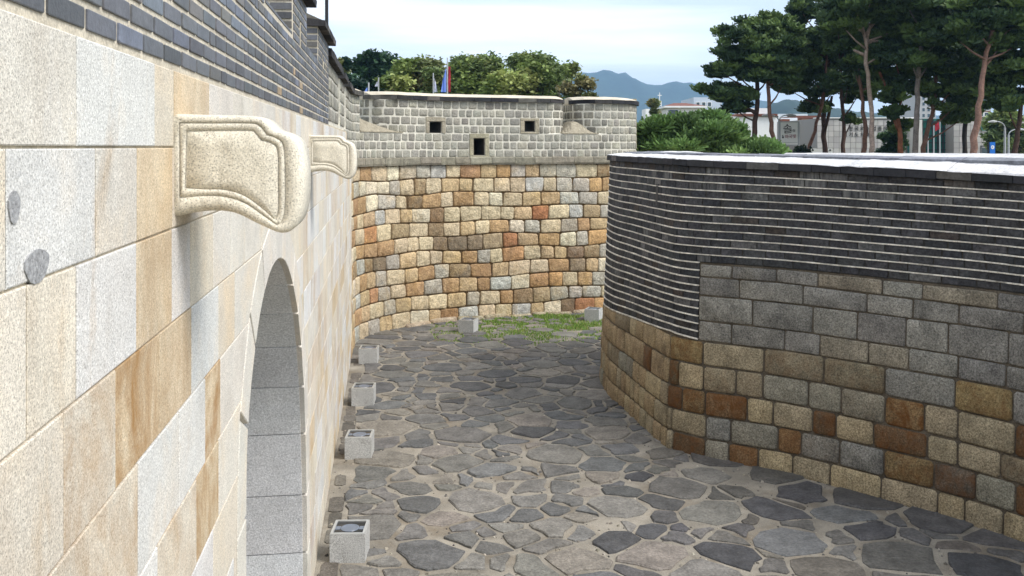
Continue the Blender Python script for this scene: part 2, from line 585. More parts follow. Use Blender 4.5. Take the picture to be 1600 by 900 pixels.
def emit(items, name, mat, parent, limit=295, rest=None, smooth=True):
    """items: (verts, faces, rgba). The largest in view become parts, the rest one part of kind 'stuff'"""
    sc_ = [(score(v), i) for i, (v, f, c) in enumerate(items)]
    sc_.sort(reverse=True)
    keep = [i for s_, i in sc_[:limit] if s_ > 0]
    ks = set(keep)
    for i in sorted(keep):
        v, f, c = items[i]
        obj(name, v, f, mat, parent, c, smooth)
    left = [items[i] for i in range(len(items)) if i not in ks]
    if left:
        mb = MB()
        for v, f, c in left:
            mb.add(v, f, c)
        o = mb.build(rest or (name + '_mass'), mat, parent, smooth)
        o["kind"] = "stuff"
    return len(keep), len(left)


def slab(path, sb, zb, mask, df, db, name, mat, parent):
    """wall core: grid over (s, z), a cell missing where mask(s, z) is False, closed between front df and back db"""
    ns, nz = len(sb) - 1, len(zb) - 1
    mk = np.zeros((ns + 2, nz + 2), bool)
    for i in range(ns):
        for j in range(nz):
            mk[i + 1, j + 1] = mask((sb[i] + sb[i + 1]) / 2, (zb[j] + zb[j + 1]) / 2)
    vid, v, f = {}, [], []

    def g(i, j, k):
        key = (i, j, k)
        if key not in vid:
            vid[key] = len(v)
            v.append(path.P(sb[i], zb[j], df if k == 0 else db))
        return vid[key]
    for i in range(ns):
        for j in range(nz):
            if not mk[i + 1, j + 1]:
                continue
            f.append((g(i, j, 0), g(i + 1, j, 0), g(i + 1, j + 1, 0), g(i, j + 1, 0)))
            f.append((g(i, j, 1), g(i, j + 1, 1), g(i + 1, j + 1, 1), g(i + 1, j, 1)))
            if not mk[i, j + 1]:
                f.append((g(i, j, 0), g(i, j + 1, 0), g(i, j + 1, 1), g(i, j, 1)))
            if not mk[i + 2, j + 1]:
                f.append((g(i + 1, j, 0), g(i + 1, j, 1), g(i + 1, j + 1, 1), g(i + 1, j + 1, 0)))
            if not mk[i + 1, j]:
                f.append((g(i, j, 0), g(i, j, 1), g(i + 1, j, 1), g(i + 1, j, 0)))
            if not mk[i + 1, j + 2]:
                f.append((g(i, j + 1, 0), g(i + 1, j + 1, 0), g(i + 1, j + 1, 1), g(i, j + 1, 1)))
    return obj(name, v, f, mat, parent)


def breaks(a, b, step, extra=()):
    pts = list(np.arange(a, b, step)) + [b] + [e for e in extra if a < e < b]
    pts = sorted(pts)
    out = [pts[0]]
    for p in pts[1:]:
        if p - out[-1] > 0.012:
            out.append(p)
        elif any(abs(p - e) < 1e-9 for e in extra):
            out[-1] = p
    return out


def sweep(path, s0, s1, prof, name, mat, parent, step=0.25, zf=None, jit=0.0, cols=None, ks=None):
    """closed profile [(d, dz)] carried along the path; zf(s) gives the base height"""
    ss = np.linspace(s0, s1, max(2, int((s1 - s0) / step) + 1))
    v, f = [], []
    m = len(prof)
    for a in ss:
        for d, dz in prof:
            if ks and dz > 0.1:
                dz = 0.1 + (dz - 0.1) * ks(a)
            v.append(path.P(a, zf(a) + dz + random.uniform(-jit, jit), d + random.uniform(-jit, jit)))
    for i in range(len(ss) - 1):
        for k in range(m):
            j = (k + 1) % m
            f.append((i * m + k, i * m + j, (i + 1) * m + j, (i + 1) * m + k))
    f.append(tuple(range(m))[::-1])
    f.append(tuple((len(ss) - 1) * m + k for k in range(m)))
    if parent == 'raw':
        return v, f
    return obj(name, v, f, mat, parent, cols)


def split_row(a, b, wmin, wmax, blocked=()):
    """joint positions for one course on [a, b] with blocked intervals left free"""
    segs, cur = [], a
    for x0, x1 in sorted(blocked):
        if x1 <= a or x0 >= b:
            continue
        if x0 - cur > 0.03:
            segs.append((cur, x0))
        cur = max(cur, x1)
    if b - cur > 0.03:
        segs.append((cur, b))
    out = []
    for p, q in segs:
        x = p
        first = True
        while x < q - 1e-6:
            w = random.uniform(wmin, wmax)
            if first:
                w *= random.uniform(0.55, 1.0)
                first = False
            if q - (x + w) < wmin * 0.6:
                w = q - x
                if w > wmax * 1.15:
                    out.append((x, x + w / 2))
                    out.append((x + w / 2, q))
                    break
            out.append((x, min(x + w, q)))
            x += w
    return out


def octo(x0, x1, z0, z1, g, cut, jit=0.0):
    """chamfered rectangle with slight unevenness"""
    j = lambda: random.uniform(-jit, jit)
    x0, x1, z0, z1 = x0 + g / 2, x1 - g / 2, z0 + g / 2, z1 - g / 2
    c = min(cut, (x1 - x0) * 0.3, (z1 - z0) * 0.3)
    return [(x0 + c + j(), z0 + j()), (x1 - c + j(), z0 + j()), (x1 + j(), z0 + c + j()), (x1 + j(), z1 - c + j()),
            (x1 - c + j(), z1 + j()), (x0 + c + j(), z1 + j()), (x0 + j(), z1 - c + j()), (x0 + j(), z0 + c + j())]


class Noise1:
    def __init__(s, seed, step):
        s.r = np.random.default_rng(seed).uniform(-1, 1, 400)
        s.step = step

    def __call__(s, x):
        x = x / s.step + 50
        i = int(math.floor(x)) % 398
        t = x - math.floor(x)
        t = t * t * (3 - 2 * t)
        return s.r[i] * (1 - t) + s.r[i + 1] * t


def choose(pal):
    r = random.random() * sum(w for w, _ in pal)
    for w, c in pal:
        r -= w
        if r <= 0:
            return c
    return pal[-1][1]


# ================================================================== GATE WALL (left)
WX0, WSL = -0.858, -0.1345           # wall face: X = WX0 + WSL * Y


def wall_pt(Y):
    return np.array((WX0 + WSL * Y, Y))


GP = Path([wall_pt(y) for y in (-4, 2, 8, 14, 23)], 0.0, step=1.0, smooth=1)
KS = math.hypot(1, WSL)              # arc length per metre of Y


def gs(Y):
    return (Y + 4) * KS


gate = empty('gate_wall', (*wall_pt(8), 0), "tall pale granite gate wall with arched passage and dark brick parapet above", "wall")
Z_TOP = 5.31
ARCH = [(5.6, 0.0), (5.6, 1.5), (5.6, 3.0), (5.72, 3.40), (6.07, 3.80), (6.6, 4.06), (7.2, 4.13), (7.8, 4.03), (8.4, 3.74), (8.92, 3.34),
        (9.3, 2.85), (9.6, 2.23), (9.85, 1.1), (9.95, 0.0)]
AC = catmull(ARCH, 0.12)
mid = int(np.argmax(AC[:, 1]))
tg = np.gradient(AC, axis=0)
tg /= np.linalg.norm(tg, axis=1)[:, None]
AO = AC + 0.32 * np.stack([-tg[:, 1], tg[:, 0]], 1)        # outer edge of the arch ring
AO[0, 1] = AO[-1, 1] = 0.0
omid = int(np.argmax(AO[:, 1]))
O_APEX = AO[omid, 1]


def arch_side(z, left, outer=True):
    A = AO if outer else AC
    m_ = int(np.argmax(A[:, 1]))
    br = A[:m_ + 1] if left else A[m_:][::-1]
    return float(np.interp(z, br[:, 1], br[:, 0]))


def arch_height(Y):
    if Y <= AO[:, 0].min() or Y >= AO[:, 0].max():
        return -1.0
    l_ = AO[:omid + 1]
    r_ = AO[omid:]
    return float(np.interp(Y, l_[:, 0], l_[:, 1])) if Y < AO[omid, 0] else float(np.interp(Y, r_[:, 0], r_[:, 1]))


PALE = srgb(228, 222, 210, 0.88)
WHITE = srgb(228, 228, 226, 0.90)
CREAM = srgb(232, 218, 192, 0.88)
OCHRE = srgb(228, 204, 162, 0.85)
TAN = srgb(226, 212, 188, 0.86)
GMEAN = srgb(226, 221, 209, 0.90)
PALE, WHITE, CREAM, OCHRE, TAN = [tuple(x + (m_ - x) * k for x, m_ in zip(c_, GMEAN)) for c_, k in ((PALE, .4), (WHITE, .35), (CREAM, .55), (OCHRE, .35), (TAN, .6))]
GPAL = [(4, PALE), (3, WHITE), (3, CREAM), (1.6, OCHRE), (2, TAN)]
rows_z = [5.31, 5.0, 4.676, 4.303, 3.92, 3.52, 3.13, 2.72, 2.32, 1.92, 1.52, 1.14, 0.76, 0.38, 0.0]
rows_y = {   # joints read off the photograph, near the camera
    0: [0.9, 1.75, 2.55, 3.41, 3.72, 4.45, 5.15, 5.9],
    1: [1.3, 2.08, 2.72, 3.17, 3.69, 4.3, 5.0],
    2: [1.6, 2.2, 2.55, 3.16, 3.68, 4.02, 4.55, 5.05],
    3: [1.9, 2.45, 2.92, 3.48, 4.05, 4.70, 5.2],
    4: [1.75, 2.66, 3.18, 3.80, 4.35, 4.75],
    5: [2.0, 2.9, 3.45, 4.15, 4.7],
}
rows_c = {
    0: [PALE, TAN, PALE, WHITE, CREAM, OCHRE, PALE, PALE],
    1: [PALE, PALE, WHITE, PALE, OCHRE, CREAM, PALE],
    2: [PALE, TAN, CREAM, WHITE, OCHRE, WHITE, CREAM, PALE],
    3: [PALE, TAN, TAN, OCHRE, OCHRE, WHITE, CREAM, PALE],
    4: [PALE, TAN, CREAM, WHITE, WHITE, OCHRE, PALE],
    5: [TAN, OCHRE, WHITE, CREAM, OCHRE, PALE],
}
rows_s = {3: [0, .15, .55, .95, .45, 0, .1, 0], 2: [0, 0, .2, .1, .5, .1, .25, 0], 4: [.3, .5, .5, .1, .1, .9, .1], 5: [.3, .6, .1, .4, .8, .1],
          1: [.1, .05, 0, .1, .35, .25, .1], 0: [.1, .05, .1, 0, .1, .3, .1, .1]}
items = []
for r in range(len(rows_z) - 1):
    z1, z0 = rows_z[r], rows_z[r + 1]
    y_end = 19.6 if r == 0 else 22.3
    y0 = -3.9
    base = rows_y.get(r, [])
    joints = [y0]
    x = y0
    first = base[0] if base else (5.0)
    while x + 0.9 < first:
        x += random.uniform(0.55, 0.85)
        joints.append(x)
    joints += [j for j in base if j > joints[-1] + 0.2]
    jr = []
    x = joints[-1]
    while x < y_end - 0.5:
        x += random.uniform(0.45, 0.95)
        jr.append(min(x, y_end))
    joints += jr
    if joints[-1] < y_end - 1e-3:
        joints.append(y_end)
    hits = z0 < O_APEX and z1 > 0
    for i in range(len(joints) - 1):
        a, b = joints[i], joints[i + 1]
        c, st = choose(GPAL), random.choice((0, 0, .1, .3, .5))
        if base and a in base:
            k = base.index(a)
            cs = rows_c[r]
            c = cs[min(k + 1, len(cs) - 1)]
            st = rows_s[r][min(k + 1, len(rows_s[r]) - 1)]
        c = (*vary(c, 0.03, 0.008), st)
        g = 0.0025
        if not hits:
            polys = [[(a + g, z0 + g), (b - g, z0 + g), (b - g, z1 - g), (a + g, z1 - g)]]
        elif z1 > O_APEX:      # course resting on the crown of the arch ring
            n_ = 6
            bot = [(a + g + (b - a - 2 * g) * t / n_, max(z0, arch_height(a + (b - a) * t / n_)) + g) for t in range(n_ + 1)]
            polys = [bot + [(b - g, z1 - g), (a + g, z1 - g)]]
        else:
            polys = []
            yl = [arch_side(z, True) for z in np.linspace(z0, z1, 4)]
            yr = [arch_side(z, False) for z in np.linspace(z0, z1, 4)]
            if a < min(yl) - 0.08:
                if b < min(yl):
                    polys.append([(a + g, z0 + g), (b - g, z0 + g), (b - g, z1 - g), (a + g, z1 - g)])
                else:
                    polys.append([(a + g, z0 + g)] + [(y - g, z) for y, z in zip(yl, np.linspace(z0 + g, z1 - g, 4))] + [(a + g, z1 - g)])
            if b > max(yr) + 0.08:
                if a > max(yr):
                    polys.append([(a + g, z0 + g), (b - g, z0 + g), (b - g, z1 - g), (a + g, z1 - g)])
                else:
                    polys.append([(b - g, z1 - g)] + [(y + g, z) for y, z in zip(yr[::-1], np.linspace(z1 - g, z0 + g, 4))] + [(b - g, z0 + g)])
        for po in polys:
            po = [(gs(y), z) for y, z in po]
            ar = sum(po[k][0] * po[(k + 1) % len(po)][1] - po[(k + 1) % len(po)][0] * po[k][1] for k in range(len(po)))
            if ar < 0:
                po = po[::-1]
            v, f = piece(GP, po, 0.005, 0.003 + random.uniform(0, 0.0035), 0, back=-0.05)
            items.append((v, f, c))
emit(items, 'granite_block', M['granite'], gate, 240, 'granite_blocks_beyond', smooth=False)

# arch ring (voussoirs) with its own reveal going into the passage
def seg_pts(A, t0, t1, n):
    L = np.concatenate(([0], np.cumsum(np.linalg.norm(np.diff(AC, axis=0), axis=1))))
    L /= L[-1]
    ts = np.linspace(t0, t1, n)
    return np.stack([np.interp(ts, L, A[:, 0]), np.interp(ts, L, A[:, 1])], 1)


LA = np.concatenate(([0], np.cumsum(np.linalg.norm(np.diff(AC, axis=0), axis=1))))
LA /= LA[-1]
zcuts = [0.0, 0.68, 1.33, 2.02, 2.56, 3.03, 3.42, 3.76]
tr = [float(np.interp(-z, -AC[mid:, 1], LA[mid:])) for z in zcuts]
cuts = sorted(set([0.0, 0.07, 0.14, 0.2, 0.26, 0.31, 0.36, 0.41] + [LA[mid] - 0.03, LA[mid] + 0.03] + tr + [0.47, 1.0]))
cuts = [c for k, c in enumerate(cuts) if k == 0 or c - cuts[k - 1] > 0.012]
gj = []
for t0, t1 in zip(cuts[:-1], cuts[1:]):
    e = 0.0012
    inn = seg_pts(AC, t0 + e, t1 - e, 5)
    out = seg_pts(AO, t0 + e, t1 - e, 5)
    poly = [(gs(y), z) for y, z in list(inn) + list(out[::-1])]
    ar = sum(poly[k][0] * poly[(k + 1) % 10][1] - poly[(k + 1) % 10][0] * poly[k][1] for k in range(10))
    if ar < 0:
        poly = poly[::-1]
    v, f = piece(GP, poly, 0.006, 0.010, 0, back=-0.45)
    gj.append((v, f, (*vary(srgb(228, 223, 212, 0.88), 0.04, 0.01), 0.08)))
emit(gj, 'arch_stone', M['granite'], gate, 60, smooth=False)

# passage lining: big grey blocks running in from the face
pl = []
for t0, t1 in zip(cuts[:-1], cuts[1:]):
    x = 0.03
    k = 0
    while x < 5.0:
        ln = random.uniform(0.9, 1.5)
        e = 0.0006
        inn = seg_pts(AC, t0 + e, t1 - e, 4)
        tt = np.gradient(inn, axis=0)
        tt /= np.linalg.norm(tt, axis=1)[:, None]
        nn = np.stack([tt[:, 1], -tt[:, 0]], 1)            # into the opening
        v, f = [], []
        for (dd, off) in ((x + 0.008, -0.25), (x + 0.012, 0.0), (x + ln - 0.012, 0.0), (x + ln - 0.008, -0.25)):
            for (y, z), n_ in zip(inn, nn):
                yy, zz = y + n_[0] * (0.006 + off), z + n_[1] * (0.006 + off)
                v.append(GP.P(gs(yy), zz, -dd))
        for a_ in range(3):
            for b_ in range(3):
                f.append((a_ * 4 + b_, a_ * 4 + b_ + 1, a_ * 4 + b_ + 5, a_ * 4 + b_ + 4))
        f += [(4, 8, 12, 0), (3, 15, 11, 7)]
        g_ = vary(srgb(226, 226, 225, 0.95), 0.06, 0.008)
        pl.append((v, f, (*g_, 0.05)))
        x += ln
emit(pl, 'passage_stone', M['granite_grey'], gate, 60, smooth=False)

# core of the gate wall round the arch, with the passage through it
mb = MB()
def quad(d0, pts):
    v = [GP.P(gs(y), z, d) for y, z, d in pts]
    mb.add(v, [tuple(range(len(v)))])
yl_, yr_ = AO[:, 0].min() - 0.0, AO[:, 0].max() + 0.0
dF = -0.004
quad(0, [(-4, -0.3, dF), (AO[0, 0], -0.3, dF), (AO[0, 0], O_APEX, dF), (-4, O_APEX, dF)])
quad(0, [(AO[-1, 0], -0.3, dF), (22.3, -0.3, dF), (22.3, 5.0, dF), (AO[-1, 0], 5.0, dF)])
quad(0, [(-4, O_APEX, dF), (AO[0, 0], O_APEX, dF), (AO[0, 0], 5.0, dF), (-4, 5.0, dF)])
for i in range(len(AO) - 1):
    p, q = AO[i], AO[i + 1]
    quad(0, [(p[0], p[1], dF), (q[0], q[1], dF), (q[0], 5.0, dF), (p[0], 5.0, dF)])
    quad(0, [(AC[i][0], AC[i][1], -0.3), (AC[i + 1][0], AC[i + 1][1], -0.3), (q[0], q[1], -0.3), (p[0], p[1], -0.3)])
quad(0, [(-4, 5.0, dF), (19.6, 5.0, dF), (19.6, 5.33, dF), (-4, 5.33, dF)])
quad(0, [(-4, 5.32, dF), (19.6, 5.32, dF), (19.6, 5.32, -5.2), (-4, 5.32, -5.2)])
quad(0, [(-4, -0.3, dF), (-4, 5.32, dF), (-4, 5.32, -5.2), (-4, -0.3, -5.2)])
quad(0, [(22.3, -0.3, dF), (22.3, 5.0, dF), (22.3, 5.0, -5.2), (22.3, -0.3, -5.2)])
quad(0, [(-4, -0.3, -5.2), (5.4, -0.3, -5.2), (5.4, 5.32, -5.2), (-4, 5.32, -5.2)])
quad(0, [(10.2, -0.3, -5.2), (22.3, -0.3, -5.2), (22.3, 5.32, -5.2), (10.2, 5.32, -5.2)])
quad(0, [(5.4, 4.2, -5.2), (10.2, 4.2, -5.2), (10.2, 5.32, -5.2), (5.4, 5.32, -5.2)])
mb.build('wall_core', M['granite_joint'], gate)

# dark repair patches on two blocks
for (u, v_, ru, rv) in ((18, 324, 9, 26), (54, 416, 20, 27)):
    Yp = 0.858 / ((800 - u) / F - 0.1345)
    zc = EYE - (v_ - 230) / F * Yp
    rY = ru / F * Yp / 0.30 * 0.75
    ring = [(Yp + rY * math.cos(t) * (1 + 0.12 * math.sin(3 * t)), zc + rv / F * Yp * math.sin(t)) for t in np.linspace(0, 2 * math.pi, 15)[:-1]]
    v = [GP.P(gs(y), z, 0.0072) for y, z in ring] + [GP.P(gs(y), z, -0.01) for y, z in ring]
    n_ = len(ring)
    f = [tuple(range(n_))] + [(i, (i + 1) % n_, n_ + (i + 1) % n_, n_ + i) for i in range(n_)]
    obj('plug_stone', v, f, M['granite_grey'], gate, (*srgb(168, 168, 168, 0.85), 0))

# ---- brick parapet on the gate wall
PITCH = 0.083
B0 = Z_TOP + 0.024
NB = 14
GAPS = [(6.55, 8.4, 6.02), (9.9, 11.5, 6.06)]
SLITS = [(9.12, 9.24, 5.98, 6.26), (12.35, 12.5, 5.98, 6.26), (13.0, 13.1, 6.0, 6.26)]
Y_BR_END = 13.55
TOPB = B0 + NB * PITCH


def brick_ok(Y, z):
    for a, b, zz in GAPS:
        if a < Y < b and z > zz:
            return False
    for a, b, c_, d_ in SLITS:
        if a < Y < b and c_ < z < d_:
            return False
    return -4 <= Y <= Y_BR_END


zb = breaks(5.30, TOPB, PITCH, [6.02, 6.06, 5.98, 6.26, 6.0])
sb = breaks(gs(-4), gs(Y_BR_END), 0.5, [gs(x) for g_ in GAPS for x in g_[:2]] + [gs(x) for g_ in SLITS for x in g_[:2]])
slab(GP, sb, zb, lambda s_, z: brick_ok(s_ / KS - 4, z), -0.004, -0.55, 'brick_backing', M['brick_mortar'], gate)
BLUE = [(4, srgb(106, 108, 113, 0.8)), (3, srgb(92, 93, 97, 0.8)), (1.4, srgb(118, 115, 111, 0.8)), (1.5, srgb(118, 124, 136, 0.8)), (0.08, srgb(190, 165, 130, 0.75))]
bv = {}
nrm = GP.n[0]
tan_ = np.array((-nrm[1], nrm[0]))


def brick_mesh(L_, k, H_=0.064):
    key = (L_, k, H_)
    if key not in bv:
        fp = Path([(0, -1), (0, 0), (0, 1)], 0, 0.5, 1)
        v, f = piece(fp, [(x + 1, z) for x, z in octo(0, L_, 0, H_, 0, 0.005, 0.0025)], 0.004, 0.002 + 0.0015 * (k % 3), 0, back=-0.012)
        v2 = []
        for x, y, z in v:
            p = tan_ * y + nrm * x
            v2.append((p[0], p[1], z))
        bv[key] = mesh_data('brick', v2, f, M['brick_blue'])
    return bv[key]


cand = []
for j in range(NB):
    z = B0 + j * PITCH
    y = -3.95 + (0.0 if j % 2 else 0.155)
    while y < Y_BR_END - 0.08:
        L_ = random.choice((0.285, 0.285, 0.285, 0.135)) if y > 4.4 else 0.285
        free = Y_BR_END - y
        if free < L_:
            L_ = round(free - 0.006, 2)
        mid_y, zc = y + L_ / 2, z + 0.03
        if brick_ok(mid_y, zc) and brick_ok(y + 0.02, zc) and brick_ok(y + L_ - 0.02, zc):
            cand.append((y, z, L_))
        elif brick_ok(y + 0.02, zc) and brick_ok(y + 0.13, zc):
            cand.append((y, z, 0.125))
        elif brick_ok(y + L_ - 0.02, zc) and brick_ok(y + L_ - 0.13, zc):
            cand.append((y + L_ - 0.125, z, 0.125))
        y += L_ + 0.022
sc_list = []
for i, (y, z, L_) in enumerate(cand):
    p = [GP.P(gs(yy), zz, 0) for yy, zz in ((y, z), (y + L_, z), (y + L_, z + 0.06), (y, z + 0.06))]
    sc_list.append((score(p), i))
sc_list.sort(reverse=True)
front = set(i for s_, i in sc_list[:290] if s_ > 0)
rest = MB()
for i, (y, z, L_) in enumerate(cand):
    me = brick_mesh(L_, random.randrange(5))
    c = vary(choose(BLUE), 0.16, 0.03)
    p = GP.P(gs(y), z, 0)
    if i in front:
        o = bpy.data.objects.new('brick', me)
        COL.objects.link(o)
        o.color = (*c, 1)
        link_to(o, gate, p)
    else:
        vv = [np.array(x.co) + p for x in me.vertices]
        rest.add(vv, [tuple(q.vertices) for q in me.polygons], (*c, 0))
o = rest.build('brick_mass', M['brick_blue'], gate)
o["kind"] = "stuff"
# jamb bricks on the merlon ends that face the viewer
for (Yj, zb0) in ((8.4, 6.02), (11.5, 6.06)):
    for j in range(NB):
        z = B0 + j * PITCH
        if z < zb0 - 0.02:
            continue
        dd = 0.006
        for L_ in ((0.19, 0.30) if j % 2 else (0.30, 0.19)):
            c = vary(choose(BLUE), 0.16, 0.03)
            a0, a1 = GP.P(gs(Yj - 0.012), z, -dd), GP.P(gs(Yj - 0.012), z, -dd - L_)
            b0, b1 = GP.P(gs(Yj + 0.03), z, -dd), GP.P(gs(Yj + 0.03), z, -dd - L_)
            up = np.array((0, 0, 0.058))
            obj('brick', [a0, a1, b1, b0, a0 + up, a1 + up, b1 + up, b0 + up],
                [(0, 1, 2, 3), (4, 7, 6, 5), (0, 4, 5, 1), (1, 5, 6, 2), (2, 6, 7, 3), (3, 7, 4, 0)], M['brick_blue'], gate, (*c, 0))
            dd += L_ + 0.02
# coping over each brick merlon
TILE = [(3, srgb(66, 64, 64, 0.8)), (1, srgb(104, 100, 94, 0.8)), (2, srgb(50, 50, 54, 0.8))]
tiles = []
for (a, b) in ((-4, 6.55), (8.4, 9.9), (11.5, 13.62)):
    zf = lambda s_: TOPB
    x = a - 0.06
    while x < b + 0.04:
        x1 = min(x + random.uniform(0.38, 0.5), b + 0.06)
        v, f = sweep(GP, gs(x + 0.004), gs(x1 - 0.004), [(0.10, 0.0), (0.10, 0.075), (-0.2, 0.10), (-0.2, 0.0)], '', None, 'raw', 1.0, zf, 0.006)
        tiles.append((v, f, (*vary(choose(TILE), 0.15), 0)))
        x = x1
    sweep(GP, gs(a - 0.05), gs(b + 0.05), [(0.06, 0.076), (-0.16, 0.17), (-0.40, 0.17), (-0.62, 0.08), (-0.62, 0.0), (-0.205, 0.0), (-0.205, 0.07)],
          'coping_mortar', M['coping_tile'], gate, 0.4, zf, 0.008, (*srgb(110, 106, 98, 0.8), 0))
emit(tiles, 'coping_tile', M['coping_tile'], gate, 60, smooth=False)
for (a, b, zz) in GAPS:       # sill bricks in the crenels
    sweep(GP, gs(a + 0.003), gs(b - 0.003), [(0.0, 0.0), (0.0, 0.02), (-0.5, 0.10), (-0.5, 0.0)], 'crenel_sill', M['brick_blue'], gate, 0.5, lambda s_: zz + 0.001, 0.003, (*BLUE[1][1], 0))

# ---- carved brackets projecting from the gate wall
BR_OUT = [(90, 65), (350, 72), (600, 78), (690, 100), (755, 165), (850, 200), (905, 265), (935, 450), (925, 680), (880, 800), (790, 845), (640, 785), (500, 715), (380, 695), (240, 705), (100, 735)]
BR_L1 = [(155, 125), (350, 125), (590, 125), (655, 142), (700, 200), (760, 222), (805, 275), (815, 480), (812, 690), (790, 770), (760, 785), (680, 725), (560, 640), (430, 598), (300, 592), (155, 605)]
BR_L2 = [(198, 178), (350, 174), (590, 172), (625, 188), (665, 235), (725, 252), (768, 300), (772, 490), (772, 690), (750, 745), (735, 740), (655, 665), (540, 585), (420, 553), (310, 550), (188, 540)]


def densify(pts, sharp):
    """closed Catmull-Rom with sharp corners kept"""
    pts = [np.array(p, float) for p in pts]
    n = len(pts)
    out = []
    for i in range(n):
        p1, p2 = pts[i], pts[(i + 1) % n]
        p0 = pts[i - 1] if i not in sharp else 2 * p1 - p2
        p3 = pts[(i + 2) % n] if (i + 1) % n not in sharp else 2 * p2 - p1
        for k in range(4):
            t = k / 4
            out.append(0.5 * ((2 * p1) + (p2 - p0) * t + (2 * p0 - 5 * p1 + 4 * p2 - p3) * t * t + (3 * p1 - p0 - 3 * p2 + p3) * t ** 3))
    return np.array(out)


def bracket(Y0, label):
    k = 3.72 / F / 4.09
    def conv(pts, sharp):
        d = densify(pts, sharp)
        q = (d[:, 0] - 84) * k
        z = EYE + (282 - d[:, 1]) * k          # 230*4.09 - 160*4.09 = 286
        return np.stack([q, z], 1)
    o_ = conv(BR_OUT, {0, 4, 15})
    l1 = conv(BR_L1, {0, 4, 15, 10})
    l2 = conv(BR_L2, {0, 4, 15, 10})
    ctr = o_.mean(0)
    TH = 0.34
    rings = []

    def lerp(a, b, t):
        return a + (b - a) * t
    # (outline, depth along the wall: 0 = near face)
    rings.append((o_, TH))
    rings.append((o_, 0.055))
    rings.append((lerp(o_, l1, 0.07), 0.028))
    rings.append((lerp(o_, l1, 0.20), 0.009))
    rings.append((lerp(o_, l1, 0.42), 0.001))
    rings.append((lerp(o_, l1, 0.93), 0.0))
    rings.append((l1, 0.011))
    rings.append((lerp(l1, l2, 0.14), 0.001))
    rings.append((lerp(l1, l2, 0.50), 0.000))
    rings.append((lerp(l1, l2, 0.86), 0.001))
    rings.append((l2, 0.012))
    c2 = l2.mean(0)
    rings.append((lerp(l2, c2, 0.03), 0.003))
    rings.append((lerp(l2, c2, 0.45), 0.003))
    v, f = [], []
    n_ = len(o_)
    w0 = wall_pt(Y0)
    for pts, dep in rings:
        for q, z in pts:
            p = w0 + nrm * (q - 0.02) + tan_ * dep
            v.append((p[0], p[1], z))
    for r_ in range(len(rings) - 1):
        for i in range(n_):
            j = (i + 1) % n_
            f.append((r_ * n_ + i, r_ * n_ + j, (r_ + 1) * n_ + j, (r_ + 1) * n_ + i))
    b_ = (len(rings) - 1) * n_
    p = w0 + nrm * (c2[0] - 0.02) + tan_ * 0.003
    v.append((p[0], p[1], c2[1]))
    for i in range(n_):
        f.append((b_ + i, b_ + (i + 1) % n_, len(v) - 1))
    f.append(tuple(range(n_))[::-1])
    o = obj('carved_bracket', v, f, M['carved'], gate, smooth=True)
    o["label"] = label
    return o


bracket(3.72, "large carved stone bracket nearest the viewer, before the arch")
bracket(10.12, "farther carved stone bracket beyond the arch")

# ================================================================== BASTION (back)
BPTS = [wall_pt(13.5), wall_pt(16), wall_pt(19), wall_pt(21.5), (-3.93, 22.8), (-3.98, 23.8), (-3.74, 24.74), (-3.23, 25.5), (-2.62, 26.1),
        (-1.97, 26.6), (-0.87, 27.05), (0.27, 27.5), (1.43, 27.85), (2.4, 28.15), (3.1, 28.4), (3.62, 28.75), (3.95, 29.35), (4.05, 30.2), (4.05, 32)]
BP = Path(BPTS, 0.012, 0.1, 9)
bast = empty('bastion_wall', (0.27, 27.5, 0), "curved bastion wall of ochre stone blocks with grey battlements on top", "wall")


def s_of_u(path, u, z, d=0.0):
    best, bs = 1e9, 0
    for a in np.linspace(0, path.L, 1200):
        p = path.P(a, z, d)
        e = abs(proj(p)[0] - u)
        if e < best - 1e-6 and (path is not BP or a > 7.5):
            best, bs = e, a
    return bs


S_OCH0 = BP.near(*wall_pt(21.9))
S_RIGHT = BP.near(4.05, 30.2)
ZO = 4.5
NR = 11
OPAL = [(5.5, (srgb(222, 198, 150), 0.1)), (4.5, (srgb(212, 178, 120), 0.15)), (2.2, (srgb(204, 160, 98), 0.3)), (2.4, (srgb(192, 184, 162), 0.1)),
        (1.0, (srgb(192, 190, 176), 0.0)), (1.0, (srgb(184, 158, 112), 0.4)), (0.4, (srgb(192, 124, 66), 0.35)), (0.35, (srgb(150, 128, 98), 0.4)),
        (2.0, (srgb(226, 210, 172), 0.05))]
KO = 0.98
rown = [Noise1(100 + i, 1.3) for i in range(NR + 1)]


def zrow(i, s_):
    if i == 0:
        return -0.05
    if i == NR:
        return ZO
    return ZO * i / NR + 0.032 * rown[i](s_) + (0.02 * math.sin(s_ * 2.1 + i))


